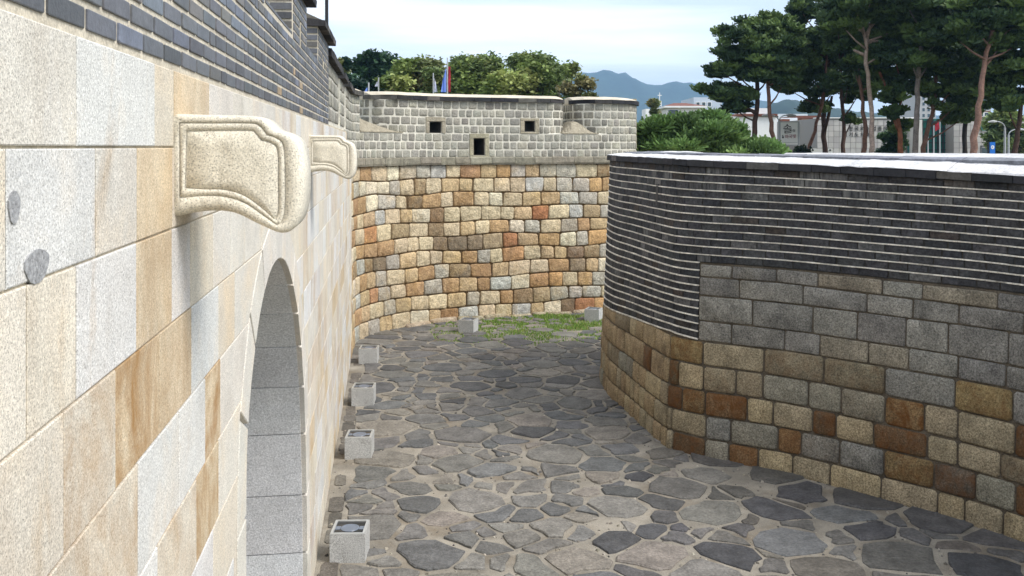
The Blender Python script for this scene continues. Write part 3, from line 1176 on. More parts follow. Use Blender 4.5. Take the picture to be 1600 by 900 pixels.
ochre_items, ochre_c = [], []
for i in range(NR):
    js = split_row(S_OCH0, S_RIGHT, 0.38, 0.68)
    for (a, b) in js:
        if a > S_OCH0 + 0.2 and random.random() < 0.04 and b - a > 0.6:
            pass
        g = random.uniform(0.004, 0.010)
        c = min(random.uniform(0.02, 0.045), (b - a) * 0.2)
        J = lambda m=0.016: random.uniform(-m, m)
        tl, tr_ = random.uniform(-.025, .025), random.uniform(-.025, .025)
        z0a, z0b = zrow(i, a), zrow(i, b)
        z1a, z1b = zrow(i + 1, a), zrow(i + 1, b)
        poly = [(a + g + c + J(), z0a + g + J(.008)), (b - g - c + J(), z0b + g + J(.008)), (b - g + J(.01), z0b + g + c), (b - g + tr_, z1b - g - c),
                (b - g - c + tr_ + J(), z1b - g + J(.008)), (a + g + c + tl + J(), z1a - g + J(.008)), (a + g + tl, z1a - g - c), (a + g + J(.01), z0a + g + c)]
        (cc, st) = choose(OPAL)
        cc = tuple(x * KO for x in des(cc, 0.28))
        v, f = piece(BP, poly, random.uniform(0.025, 0.05), random.uniform(0.012, 0.034), random.uniform(0.003, 0.014), back=-0.10)
        ochre_items.append([v, f, (*vary(cc, 0.12, 0.02), min(1, st * random.uniform(0.6, 1.6)))])
        ochre_c.append(proj(BP.P((a + b) / 2, (z0a + z1b) / 2)))


def override(items, cents, lst, k, mean=None, gk=1.0):
    cents = np.array(cents)
    for (u, v_, rgb, st) in lst:
        i = int(np.argmin((cents[:, 0] - u) ** 2 + (cents[:, 1] - v_) ** 2))
        rgb = (rgb[0], rgb[1] * (gk if rgb[0] > 1.3 * rgb[1] else 1.0), rgb[2])
        if mean:
            rgb = tuple(x + (m_ - x) * (0.38 if gk < 1.1 else 0.30) for x, m_ in zip(rgb, mean))
        items[i][2] = (*des(srgb(*rgb, k), 0.22), min(1, st * (0.6 if gk < 1.1 else 1.3)))


override(ochre_items, ochre_c, [
    (846, 328, (178, 84, 36), .5), (577, 373, (206, 120, 58), .4), (685, 335, (112, 84, 62), .6), (925, 286, (216, 142, 76), .2),
    (890, 475, (86, 68, 56), .3), (811, 405, (196, 128, 70), .35), (940, 374, (216, 152, 78), .2), (913, 376, (176, 182, 182), 0),
    (832, 353, (178, 186, 186), 0), (596, 318, (190, 196, 200), 0), (718, 387, (92, 86, 78), .3), (695, 386, (104, 92, 78), .3),
    (745, 385, (112, 102, 88), .3), (777, 384, (150, 136, 108), .3), (601, 423, (106, 100, 90), .4), (589, 450, (202, 128, 82), .3),
    (748, 430, (170, 120, 76), .5), (722, 433, (120, 112, 98), .4), (875, 445, (206, 140, 66), .4), (840, 449, (184, 124, 72), .4),
    (936, 467, (214, 146, 74), .2), (698, 487, (140, 94, 54), .7), (752, 455, (164, 118, 76), .4), (813, 457, (130, 106, 76), .5),
    (850, 265, (178, 182, 172), .0), (900, 262, (180, 188, 186), .0), (777, 265, (204, 146, 84), .3), (746, 263, (190, 130, 90), .5),
    (645, 268, (186, 180, 164), .1), (932, 300, (214, 156, 88), .2), (668, 364, (130, 112, 84), .5), (896, 424, (120, 108, 92), .3),
    (730, 460, (182, 184, 178), .1), (660, 460, (214, 200, 166), .1), (928, 330, (176, 156, 118), .3), (895, 352, (150, 150, 146), .1)], KO, (218, 184, 128), 1.04)
print('ochre', emit([tuple(x) for x in ochre_items], 'ochre_stone', M['ochre'], bast, 290))
slab(BP, breaks(S_OCH0 - 0.3, BP.L, 0.4), [-0.3, 1.5, 3.0, 4.5], lambda a, z: True, -0.03, -1.2, 'wall_core', M['ochre_joint'], bast)

# footing stones along the base
foot = []
x = s_of_u(BP, 630, 0)
while x < S_RIGHT - 1.0:
    w = random.uniform(0.4, 0.9)
    if random.random() < 0.75:
        zt = random.uniform(0.06, 0.16)
        v, f = piece(BP, octo(x, x + w, -0.1, zt, 0.02, 0.05, 0.015), 0.04, 0.05, 0.01, back=-0.1, d0=random.uniform(0.06, 0.14))
        foot.append((v, f, (*vary(srgb(188, 176, 150, 0.8), 0.1), 0.2)))
    x += w
emit(foot, 'footing_stone', M['ochre'], bast)

# ---- grey parapet
Z_SILL0, Z_SILL1 = 4.5, 4.70
PH = 0.233
Z_GAP = Z_SILL1 + 3 * PH
Z_PT = Z_SILL1 + 7 * PH
s_a = BP.near(*wall_pt(13.62))
s_low = BP.near(*wall_pt(19.6))
s_m0_end = s_of_u(BP, 561, 6.2)
s_m1 = s_of_u(BP, 602, 6.2)
s_m1e = s_of_u(BP, 889, 6.2)
s_m2 = s_of_u(BP, 905, 6.2)
s_m2e = S_RIGHT
s_k = [BP.near(*wall_pt(y)) for y in (17.2, 18.0, 19.6, 20.5)]
MER = [(s_a, s_k[0]), (s_k[1], s_k[2]), (s_k[3], s_m0_end), (s_m1, s_m1e), (s_m2, s_m2e)]
RND = [(s_m1, 1), (s_m1e, -1), (s_m2, 1)]


def pdoff(a, z):
    if z < Z_GAP + 0.01:
        return 0.0
    r = 0.85
    d = 0.0
    for s0, sg in RND:
        t = (a - s0) * sg
        if -0.2 < t < r:
            tt = min(1.0, max(0.0, (r - t) / r))
            d -= r * 0.75 * (1 - math.sqrt(max(0.0, 1 - tt * tt)))
    return d


BQ = Path(BPTS, 0.0, 0.1, 9)
BQ.p = BQ.p - BQ.n * 0.05           # parapet face sits just behind the ochre face
BQ.doff = pdoff


def port(u0, u1, v0, v1, zref):
    a, b = s_of_u(BQ, u0, zref), s_of_u(BQ, u1, zref)
    Ym = BQ.P((a + b) / 2, zref)[1]
    return a, b, EYE - (v1 - 230) / F * Ym, EYE - (v0 - 230) / F * Ym


PORTS = [port(671, 690, 190, 208, 5.6), port(819, 836, 189, 206, 5.6), port(740, 758, 216, 243, 5.0), port(985, 995, 190, 206, 5.6)]
rowz = [Z_SILL1 + PH * i for i in range(8)]
FR = []                              # frames: outer rectangles snapped to courses
for k, (a, b, z0, z1) in enumerate(PORTS):
    lo = max(i for i in range(8) if rowz[i] <= z0 + 0.06)
    hi = min(i for i in range(8) if rowz[i] >= z1 + 0.03)
    FR.append((a - 0.13, b + 0.13, rowz[lo], rowz[hi], lo, hi))


def para_ok(a, z):
    for (p, q, z0, z1) in PORTS:
        if p < a < q and z0 < z < z1:
            return False
    if a < s_low and z < Z_TOP - 0.01:
        return False
    if z > Z_GAP:
        return any(p <= a <= q for p, q in MER)
    return True


ex_s = [x for p in PORTS for x in p[:2]] + [x for m in MER for x in m] + [s_low]
ex_z = [x for p in PORTS for x in p[2:]] + [Z_GAP, Z_TOP - 0.01]
slab(BQ, breaks(s_a, S_RIGHT, 0.12, ex_s), breaks(Z_SILL0, Z_PT, PH, ex_z), para_ok, -0.008, -0.9, 'parapet_core', M['parapet_joint'], bast)
PPAL = [(5, srgb(178, 175, 162, 0.78)), (3, srgb(166, 163, 152, 0.78)), (2, srgb(188, 184, 168, 0.78)), (1.0, srgb(150, 147, 137, 0.78))]
pit = []
for i in range(7):
    z0, z1 = rowz[i], rowz[i + 1]
    blk = [(f_[0], f_[1]) for f_ in FR if f_[4] <= i < f_[5]]
    if i >= 3:
        segs = MER
    else:
        segs = [(s_a, S_RIGHT)]
    for (p, q) in segs:
        if z0 < Z_TOP - 0.05:
            p = max(p, s_low)
        for (a, b) in split_row(p, q, 0.19, 0.33, blk):
            mid_a = (a + b) / 2
            po = octo(a, b, z0 + random.uniform(-.006, .006), z1 + random.uniform(-.006, .006), random.uniform(0.026, 0.042), 0.02, 0.006)
            v, f = piece(BQ, po, 0.022, random.uniform(0.004, 0.014), random.uniform(0.003, 0.010), back=-0.03)
            c = choose(PPAL)
            st = 0.0
            for s0, sg in RND:
                if abs(mid_a - s0) < 0.5 and i >= 3:
                    c = tuple(x * 0.86 for x in c)  # rounded merlon ends: shade put into the stone colour and stain
                    st = 0.5
            pit.append((v, f, (*vary(c, 0.09, 0.015), st)))
for s_e in (s_m1, s_m2):              # stones of the merlon ends that face left, their shade painted as stain
    q0, q1 = BQ.P(s_e + 0.002, 6.0, -0.88), BQ.P(s_e + 0.002, 6.0, -0.03)
    EP = Path([q0[:2], (q0[:2] + q1[:2]) / 2, q1[:2]], 0.0, 0.2, 1)
    for i in range(3, 7):
        for (a, b) in split_row(0.0, EP.L, 0.2, 0.33):
            v, f = piece(EP, octo(a, b, rowz[i], rowz[i + 1], 0.035, 0.02, 0.006), 0.022, 0.012, 0.006, back=-0.02)
            pit.append((v, f, (*vary(choose(PPAL), 0.14, 0.02), 0.6)))
print('parapet', emit(pit, 'parapet_stone', M['parapet'], bast, 295))
# sill course, overhanging
sil = []
x = s_low - 0.1
while x < S_RIGHT:
    w = random.uniform(0.45, 0.75)
    v, f = sweep(BQ, x + 0.006, min(x + w, S_RIGHT) - 0.006, [(0.09, -0.03), (0.11, 0.03), (0.10, 0.17), (0.02, 0.20), (-0.3, 0.20), (-0.3, -0.03)], '', None, 'raw', 0.4, lambda s_: Z_SILL0 + 0.02, 0.008)
    sil.append((v, f, (*vary(srgb(170, 164, 146, 0.75), 0.1, 0.02), 0.35)))
    x += w
emit(sil, 'sill_stone', M['parapet'], bast, smooth=False)
# frames of the gun ports
for (a, b, z0, z1), (fa, fb, fz0, fz1, lo, hi) in zip(PORTS, FR):
    c = (*vary(srgb(190, 180, 158, 0.75), 0.06), 0.15)
    for nm_, (p, q, y0, y1) in (('port_lintel', (fa, fb, z1, fz1)), ('port_jamb', (fa, a, z0, z1)), ('port_jamb', (b, fb, z0, z1)), ('port_sill', (fa, fb, fz0, z0))):
        if y1 - y0 < 0.03:
            continue
        v, f = piece(BQ, octo(p, q, y0, y1, 0.004, 0.006, 0.002), 0.008, 0.022, 0, back=-0.25)
        obj(nm_, v, f, M['parapet'], bast, c)
    lin = MB()                      # lining painted near-black for the shade inside the opening
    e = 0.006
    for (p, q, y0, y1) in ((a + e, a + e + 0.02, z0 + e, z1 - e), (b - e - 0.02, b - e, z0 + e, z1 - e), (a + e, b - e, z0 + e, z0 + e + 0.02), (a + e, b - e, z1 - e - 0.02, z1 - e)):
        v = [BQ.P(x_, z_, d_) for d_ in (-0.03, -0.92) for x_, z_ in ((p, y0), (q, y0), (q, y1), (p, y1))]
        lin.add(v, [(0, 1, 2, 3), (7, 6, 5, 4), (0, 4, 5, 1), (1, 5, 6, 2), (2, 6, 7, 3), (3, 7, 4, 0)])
    if lo == 0:  # back plate added to keep the lower port dark
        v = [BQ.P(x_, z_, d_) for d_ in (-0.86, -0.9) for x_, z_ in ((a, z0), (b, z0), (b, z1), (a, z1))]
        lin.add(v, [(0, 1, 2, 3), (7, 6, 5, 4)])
    lin.build('port_lining', M['port_shade'], bast)
# sloped caps in the crenels
for (p, q) in ((s_m0_end, s_m1), (s_m1e, s_m2)):
    prof_n = 14
    left = p == s_m0_end
    v, f = [], []
    ss = np.linspace(p - (0.0 if left else 0.22), q + 0.62, prof_n)
    BQ.doff = None
    for k, a in enumerate(ss):
        t = (k / (prof_n - 1))
        if left:
            h = 0.50 - 0.47 * t ** 0.9
        else:
            h = 0.03 + 0.36 * float(np.interp(t, [0, 0.12, 0.30, 0.42, 0.7, 1], [0, 0.35, 0.92, 1.0, 0.55, 0.0]))
        for d, zz in ((0.02, 0.0), (0.02, 0.025), (-0.22, h), (-0.7, h + 0.02), (-0.7, 0.0)):
            v.append(BQ.P(a, Z_GAP + 0.002 + zz, d))
    for i in range(prof_n - 1):
        for k in range(5):
            j = (k + 1) % 5
            f.append((i * 5 + k, i * 5 + j, (i + 1) * 5 + j, (i + 1) * 5 + k))
    f += [(4, 3, 2, 1, 0), tuple((prof_n - 1) * 5 + k for k in range(5))]
    obj('crenel_cap', v, f, M['parapet'], bast, (*srgb(188, 178, 156, 0.75), 0.3))
    BQ.doff = pdoff
# copings
ct = []
for (p, q) in MER:
    zf = lambda s_: Z_PT
    x = p - 0.05
    while x < q + 0.03:
        w = random.uniform(0.42, 0.62)
        x1 = min(x + w, q + 0.05)
        BQ_d = (0.09, -0.2)
        v, f = sweep(BQ, x + 0.005, x1 - 0.005, [(0.10, 0.0), (0.10, 0.115), (-0.2, 0.13), (-0.2, 0.0)], '', None, 'raw', 0.3, zf, 0.007)
        ct.append((v, f, (*vary(choose(TILE), 0.2), 0)))
        x = x1
    sweep(BQ, p - 0.02, q + 0.02, [(0.085, 0.117), (-0.12, 0.19), (-0.34, 0.225), (-0.56, 0.19), (-0.8, 0.10), (-0.8, 0.0), (-0.205, 0.0), (-0.205, 0.12)], 'coping_mortar',
          M['coping_beige'] if p > s_k[3] - 0.1 else M['coping_tile'], bast, 0.25, zf, 0.006, (*srgb(120, 116, 106, 0.8), 0))
emit(ct, 'coping_tile', M['coping_tile'], bast, smooth=False)

# ================================================================== BARBICAN WALL (right)
RPTS = [(4.0, 23.4), (2.9, 22.2), (2.25, 21.2), (1.96, 20.3), (1.90, 19.6), (1.97, 18.6), (2.15, 17.7), (2.42, 16.2), (2.55, 15.62), (2.68, 15.33),
        (3.12, 14.93), (3.65, 14.62), (4.30, 14.15), (5.19, 13.25), (6.02, 12.38), (6.55, 11.6), (7.15, 10.5), (7.7, 9.0), (8.0, 7.4)]
RP = Path(RPTS, 0.045, 0.08, 5)
barb = empty('barbican_wall', (4.3, 14.15, 0), "right hand barbican wall of grey stone courses under dark brick with white mortar lines", "wall")
S_C = RP.near(2.60, 15.5)
S_Q = RP.near(2.97, 15.06)          # where the lower brick stops, past the corner
S_LE = RP.near(1.93, 20.3)
S_E = RP.L


def ztop(s_):
    return float(np.interp(s_, [0, S_C, RP.near(6.5, 11.7), RP.L], [4.76, 4.71, 4.53, 4.42]))


ZB = 3.12
NU = 12
# brick courses: upper, over everything
BPAL = [(5, srgb(70, 69, 70, 0.95)), (3, srgb(58, 58, 60, 0.95)), (2, srgb(74, 73, 73, 0.8)), (0.35, srgb(104, 102, 100, 0.8)), (0.4, srgb(74, 67, 62, 0.8))]
br = []


def zu(i, s_):
    return ZB + (ztop(s_) - ZB) * i / NU


def brick_row(s0, s1, zlo, zhi, lw, stain_p=0.12):
    for (a, b) in split_row(s0, s1, lw[0], lw[1]):
        g = 0.008
        za0, zb0, za1, zb1 = zlo(a), zlo(b), zhi(a), zhi(b)
        e = 0.011
        c_ = 0.008
        j = lambda: random.uniform(-.003, .003)
        po = [(a + g + c_, za0 + e + j()), (b - g - c_, zb0 + e + j()), (b - g, zb0 + e + c_), (b - g, zb1 - e - c_), (b - g - c_, zb1 - e + j()), (a + g + c_, za1 - e + j()), (a + g, za1 - e - c_), (a + g, za0 + e + c_)]
        v, f = piece(RP, po, 0.010, random.uniform(0.004, 0.018), 0, back=-0.03)
        st = random.choice((0.3, 0.6, 0.8)) if random.random() < stain_p else 0.0
        br.append((v, f, (*vary(choose(BPAL), 0.10, 0.02), st)))


for i in range(NU):
    top = i >= 9
    brick_row(0.6, S_E, lambda s_, i=i: zu(i, s_), lambda s_, i=i: zu(i + 1, s_), (0.26, 0.46), 0.30 if top else 0.03)
NL = 10


def zl_bot(s_):
    return float(np.interp(s_, [S_LE, S_C, S_Q], [1.62, 1.93, 1.88]))


def zl(i, s_):
    b0 = zl_bot(s_)
    return b0 + (ZB - b0) * i / NL


for i in range(NL):
    brick_row(0.6, S_Q, lambda s_, i=i: zl(i, s_), lambda s_, i=i: zl(i + 1, s_), (0.22, 0.40), 0.02)
print('bricks', emit(br, 'brick', M['brick_black'], barb, 295, smooth=False))
# white mortar lines: one strip per course
for i in range(1, NU + 1):
    if i == NU:
        continue
    nz = Noise1(300 + i, 0.5)
    s0 = 0.7
    sweep(RP, s0, S_E - 0.02, [(-0.01, -0.0078), (0.020, -0.0078), (0.022, 0.0075), (-0.01, 0.010)], 'mortar_line', M['white_line'], barb, 0.2,
          lambda s_, i=i, nz=nz: zu(i, s_) + 0.003 * nz(s_), 0.0012)
for i in range(0, NL + 1):
    nz = Noise1(400 + i, 0.5)
    sweep(RP, 0.7, S_Q - 0.005, [(-0.01, -0.009), (0.022, -0.009), (0.024, 0.009), (-0.01, 0.011)], 'mortar_line', M['white_line'], barb, 0.15,
          lambda s_, i=i, nz=nz: zl(i, s_) + 0.004 * nz(s_), 0.0012)
# stone courses below
RZ = [0.0, 0.32, 0.69, 1.05, 1.45, 1.86, 2.20, 2.60, 2.88, 3.10]
GREY = [(4, (srgb(138, 136, 132), 0)), (2.5, (srgb(150, 148, 142), 0)), (2, (srgb(124, 122, 120), 0)), (1, (srgb(150, 142, 126), 0))]
BROWN = [(4.5, (srgb(166, 153, 126), 0.12)), (2.6, (srgb(178, 162, 128), 0.15)), (0.6, (srgb(154, 124, 82), 0.8)), (0.2, (srgb(150, 112, 68), 0.9)), (1.0, (srgb(150, 146, 132), 0.05)),
         (0.7, (srgb(110, 88, 64), 0.8)), (1.5, (srgb(144, 134, 112), 0.3))]
KR = 0.84
rn = [Noise1(500 + i, 2.5) for i in range(11)]


def zs(i, s_):
    if i == 0:
        return -0.06
    if i == 9:
        return RZ[9]
    return RZ[i] + 0.025 * rn[i](s_)


st_items, st_c = [], []
for i in range(9):
    s_start = S_Q + 0.004 if i >= 5 else 0.6
    lo, hi = (0.55, 1.02) if i >= 4 else (0.36, 0.80)
    for (a, b) in split_row(s_start, S_E, lo, hi):
        if i < 5 and a < S_C and b > S_C:         # corner stones stop at the corner
            parts_ = [(a, S_C), (S_C, b)] if min(S_C - a, b - S_C) > 0.12 else [(a, b)]
        elif a < S_C and i < 5 and random.random() < 0.4 and b - a > 0.5:
            parts_ = [(a, (a + b) / 2), ((a + b) / 2, b)]
        else:
            parts_ = [(a, b)]
        for (a, b) in parts_:
            mz = (zs(i, (a + b) / 2) + zs(i + 1, (a + b) / 2)) / 2
            z1a, z1b = zs(i + 1, a), zs(i + 1, b)
            if a < S_Q - 0.01 and i == 4:
                z1a, z1b = min(z1a, zl_bot(a) - 0.012), min(z1b, zl_bot(b) - 0.012)
            z0a, z0b = zs(i, a), zs(i, b)
            if z1a - z0a < 0.06 or z1b - z0b < 0.06:
                continue
            g = 0.008 if i >= 5 else 0.010
            c_ = 0.018 if i >= 5 else 0.03
            j = lambda m=0.006: random.uniform(-m, m)
            po = [(a + g + c_, z0a + g + j()), (b - g - c_, z0b + g + j()), (b - g + j(), z0b + g + c_), (b - g + j(), z1b - g - c_), (b - g - c_, z1b - g + j()), (a + g + c_, z1a - g + j()), (a + g + j(), z1a - g - c_), (a + g + j(), z0a + g + c_)]
            v, f = piece(RP, po, 0.022 if i >= 5 else 0.03, random.uniform(0.010, 0.018) if i >= 5 else random.uniform(0.012, 0.034), 0.008, back=-0.05)
            pal = GREY if i >= 5 or (i == 4 and random.random() < 0.5 and a > S_Q + 1.5) else BROWN
            cc, s_t = choose(pal)
            if a < S_C - 0.05 and random.random() < 0.65:
                cc, s_t = srgb(172, 152, 118), 0.25
            cc = tuple(x * KR * w_ for x, w_ in zip(des(cc, 0.15), (1.04, 1.0, 0.92)))
            st_items.append([v, f, (*vary(cc, 0.08, 0.010), s_t)])
            st_c.append(proj(RP.P((a + b) / 2, mz)))
override(st_items, st_c, [
    (1095, 556, (172, 124, 72), .5), (1065, 586, (104, 76, 52), .8), (1076, 627, (146, 98, 56), .6), (1117, 635, (138, 86, 50), .7), (1108, 668, (146, 98, 56), .6),
    (1234, 690, (154, 94, 48), .5), (1310, 712, (150, 88, 46), .6), (1394, 737, (148, 104, 60), .5), (1390, 617, (164, 122, 76), .5),
    (1405, 657, (154, 100, 54), .8), (1514, 648, (170, 126, 76), .4), (1165, 710, (154, 94, 50), .5), (1140, 680, (146, 146, 140), 0),
    (1268, 700, (150, 146, 136), .1), (1357, 725, (148, 147, 142), 0), (1482, 770, (116, 72, 44), .7), (1475, 755, (104, 92, 78), .5),
    (1320, 640, (156, 148, 126), .1), (1110, 600, (172, 154, 116), .2), (1175, 610, (170, 154, 118), .2)], KR, (132, 116, 88), 1.13)
print('ashlar', emit([tuple(x) for x in st_items], 'wall_stone', M['ashlar'], barb, 295))
slab(RP, breaks(0.55, S_E, 0.3, [S_C]), [-0.3, 0.7, 1.4, 2.1, 2.8, 3.13], lambda a, z: True, -0.012, -1.3, 'wall_core', M['ashlar_joint'], barb)
mbk = []
ss = breaks(0.55, S_E, 0.25, [S_C])
v, f = [], []
for a in ss:
    zt = ztop(a)
    for z, d in ((ZB, -0.006), (zt, -0.006), (zt, -1.0), (ZB, -1.0)):
        v.append(RP.P(a, z, d))
for i in range(len(ss) - 1):
    for k in range(4):
        f.append((i * 4 + k, i * 4 + (k + 1) % 4, (i + 1) * 4 + (k + 1) % 4, (i + 1) * 4 + k))
f += [(3, 2, 1, 0), tuple((len(ss) - 1) * 4 + k for k in range(4))]
obj('brick_backing', v, f, M['black_mortar'], barb)
v, f = [], []
ss = breaks(0.55, S_Q - 0.003, 0.25, [S_C])
for a in ss:
    for z, d in ((zl_bot(a) - 0.02, -0.006), (ZB, -0.006), (ZB, -0.02), (zl_bot(a) - 0.02, -0.02)):
        v.append(RP.P(a, z, d))
for i in range(len(ss) - 1):
    for k in range(4):
        f.append((i * 4 + k, i * 4 + (k + 1) % 4, (i + 1) * 4 + (k + 1) % 4, (i + 1) * 4 + k))
obj('lower_brick_backing', v, f, M['black_mortar'], barb)
# slit in the left facet: a dark plate painted in for the shaded opening
ps = S_LE + min(((abs(proj(RP.P(S_LE + t_, 4.15))[0] - 1028), t_) for t_ in np.linspace(0, S_C - S_LE, 300)))[1]
v, f = piece(RP, octo(ps - 0.07, ps + 0.07, 3.97, 4.36, 0, 0.01), 0.01, 0.022, 0, back=-0.03)
obj('arrow_slit', v, f, M['metal_dark'], barb)
# coping: black front tiles, white mortar slope, grey ridge tiles, white back slope
kcop = lambda s_: float(np.interp(s_, [0, S_LE, S_C, RP.near(6.5, 11.7), RP.L], [0.25, 0.3, 0.5, 1.1, 1.3]))
ct = []
x = 0.5
while x < S_E:
    x1 = min(x + random.uniform(0.40, 0.56), S_E)
    v, f = sweep(RP, x + 0.005, x1 - 0.005, [(0.085, -0.005), (0.085, 0.098), (-0.1, 0.105), (-0.1, 0.003)], '', None, 'raw', 0.3, ztop, 0.006)
    ct.append((v, f, (*vary(choose([(4, srgb(56, 55, 57, .8)), (1, srgb(96, 92, 88, .8)), (.3, srgb(96, 62, 54, .8))]), 0.2), 0)))
    x = x1
emit(ct, 'coping_tile', M['coping_tile'], barb, smooth=False)
x = 0.5
cm = []
while x < S_E - 0.05:
    x1 = min(x + random.uniform(0.9, 1.6), S_E)
    dz = random.uniform(-0.006, 0.006)
    prof = [(0.075, 0.100), (0.06, 0.118), (-0.18, 0.20), (-0.42, 0.262), (-0.66, 0.25), (-1.05, 0.12), (-1.05, 0.0), (-0.11, 0.0), (-0.11, 0.1)]
    v, f = sweep(RP, x + 0.006, x1 - 0.006, prof, '', None, 'raw', 0.16, lambda s_: ztop(s_) + dz, 0.008, ks=kcop)
    cm.append((v, f, (*vary(srgb(222, 221, 220, 0.82), 0.06, 0.008), 0)))
    x = x1
emit(cm, 'coping_slab', M['coping_white'], barb, smooth=False)
rt = []
x = 0.5
while x < S_E:
    x1 = min(x + random.uniform(0.5, 0.9), S_E)
    v, f = sweep(RP, x + 0.006, x1 - 0.006, [(-0.27, 0.222), (-0.27, 0.262), (-0.44, 0.300), (-0.60, 0.285), (-0.60, 0.2), (-0.44, 0.2)], '', None, 'raw', 0.3, ztop, 0.006, ks=kcop)
    rt.append((v, f, (*vary(srgb(132, 134, 142, .8), 0.12), 0)))
    x = x1
emit(rt, 'ridge_tile', M['coping_tile'], barb, smooth=False)

# second, lower coping seen just behind the barbican wall
outer = empty('outer_parapet', (6.5, 15.2, 0), "low outer parapet with pale rounded coping behind the dark brick wall", "wall")
so0 = s_of_u(RP, 1222, 4.8, -1.9)
zo = lambda s_: 4.80
sweep(RP, so0, S_E, [(-1.75, 0.0), (-1.85, 0.05), (-2.2, 0.10), (-2.6, 0.05), (-2.6, 0.0)], 'coping_mortar', M['coping_white'], outer, 0.2, zo, 0.006, (*srgb(214, 213, 212, 0.74), 0))
sweep(RP, so0 + 0.15, S_E, [(-1.85, -4.8), (-1.85, -0.002), (-2.5, -0.002), (-2.5, -4.8)], 'wall_body', M['parapet_joint'], outer, 0.3, zo)

# ================================================================== GROUND AND PAVING
def plane(name, x0, x1, y0, y1, z, mat):
    o = obj(name, [(x0, y0, z), (x1, y0, z), (x1, y1, z), (x0, y1, z)], [(0, 1, 2, 3)], mat, None, origin=(0, 20, z))
    o["kind"] = 'structure'
    return o


ground = plane('ground', -3600, 3600, -300, 3600, -0.06, M['earth'])
pave = plane('pavement', -9.5, 9.5, -4, 31, 0.0, M['sand'])
pave["label"] = "sandy mortar bed of the paved yard"
WORLD_LOC[pave.name] = np.array((0, 20, 0.0))


def right_x(y):
    m = (RP.p[:, 1])
    i = np.argsort(m)
    return float(np.interp(y, m[i], RP.p[i, 0]))


def left_x(y):
    if y < 21.5:
        return WX0 + WSL * y
    m = BP.p[:, 1] < 27.5
    return float(np.interp(y, BP.p[m, 1], BP.p[m, 0]))


def back_y(x):
    b = BP.p[(BP.p[:, 1] > 23.9) & (BP.p[:, 0] < 4.0)]
    i = np.argsort(b[:, 0])
    return float(np.interp(x, b[i, 0], b[i, 1]))


def grass_amt(x, y):
    """grassy corner at the foot of the bastion, densest along the wall on the right"""
    by = back_y(x)
    dback = by - y
    e = np.interp(x, [-2.6, -1.9, -0.5, 1.0, 3.0, 4.0], [0.6, 3.0, 4.0, 4.4, 4.6, 4.6])
    if e < 0.1 or dback < 0 or dback > e:
        return 0.0
    side = np.interp(x, [-2.5, -1.9, 0.0, 1.0], [0, 0.5, 0.62, 0.85])
    return float(side * np.interp(dback / e, [0, 0.4, 0.8, 1.0], [0.85, 0.8, 0.5, 0.1]))


sites = []
tries = 0
while len(sites) < 620 and tries < 60000:
    tries += 1
    y = random.uniform(8.6, 28.0)
    x = random.uniform(-4.2, 8.6)
    if x < left_x(y) + 0.42 or x > right_x(y) + 0.25 or (y > back_y(min(max(x, -3.9), 3.9)) - 0.25):
        continue
    rr = random.choice((0.13, 0.19, 0.26, 0.34, 0.42, 0.48, 0.54)) * (0.86 if y > 17 else 0.94)
    ok = True
    for (sx, sy, sr) in sites:
        dx, dy = (x - sx), (y - sy) * 1.22
        if dx * dx + dy * dy < (0.80 * (rr + sr)) ** 2:
            ok = False
            break
    if ok:
        sites.append((x, y, rr))
S = np.array(sites)


def clip(poly, nx, ny, c):
    """keep nx*x + ny*y <= c"""
    out = []
    n = len(poly)
    for i in range(n):
        p, q = poly[i], poly[(i + 1) % n]
        a, b = nx * p[0] + ny * p[1] - c, nx * q[0] + ny * q[1] - c
        if a <= 0:
            out.append(p)
        if (a < 0 < b) or (b < 0 < a):
            t = a / (a - b)
            out.append((p[0] + (q[0] - p[0]) * t, p[1] + (q[1] - p[1]) * t))
    return out


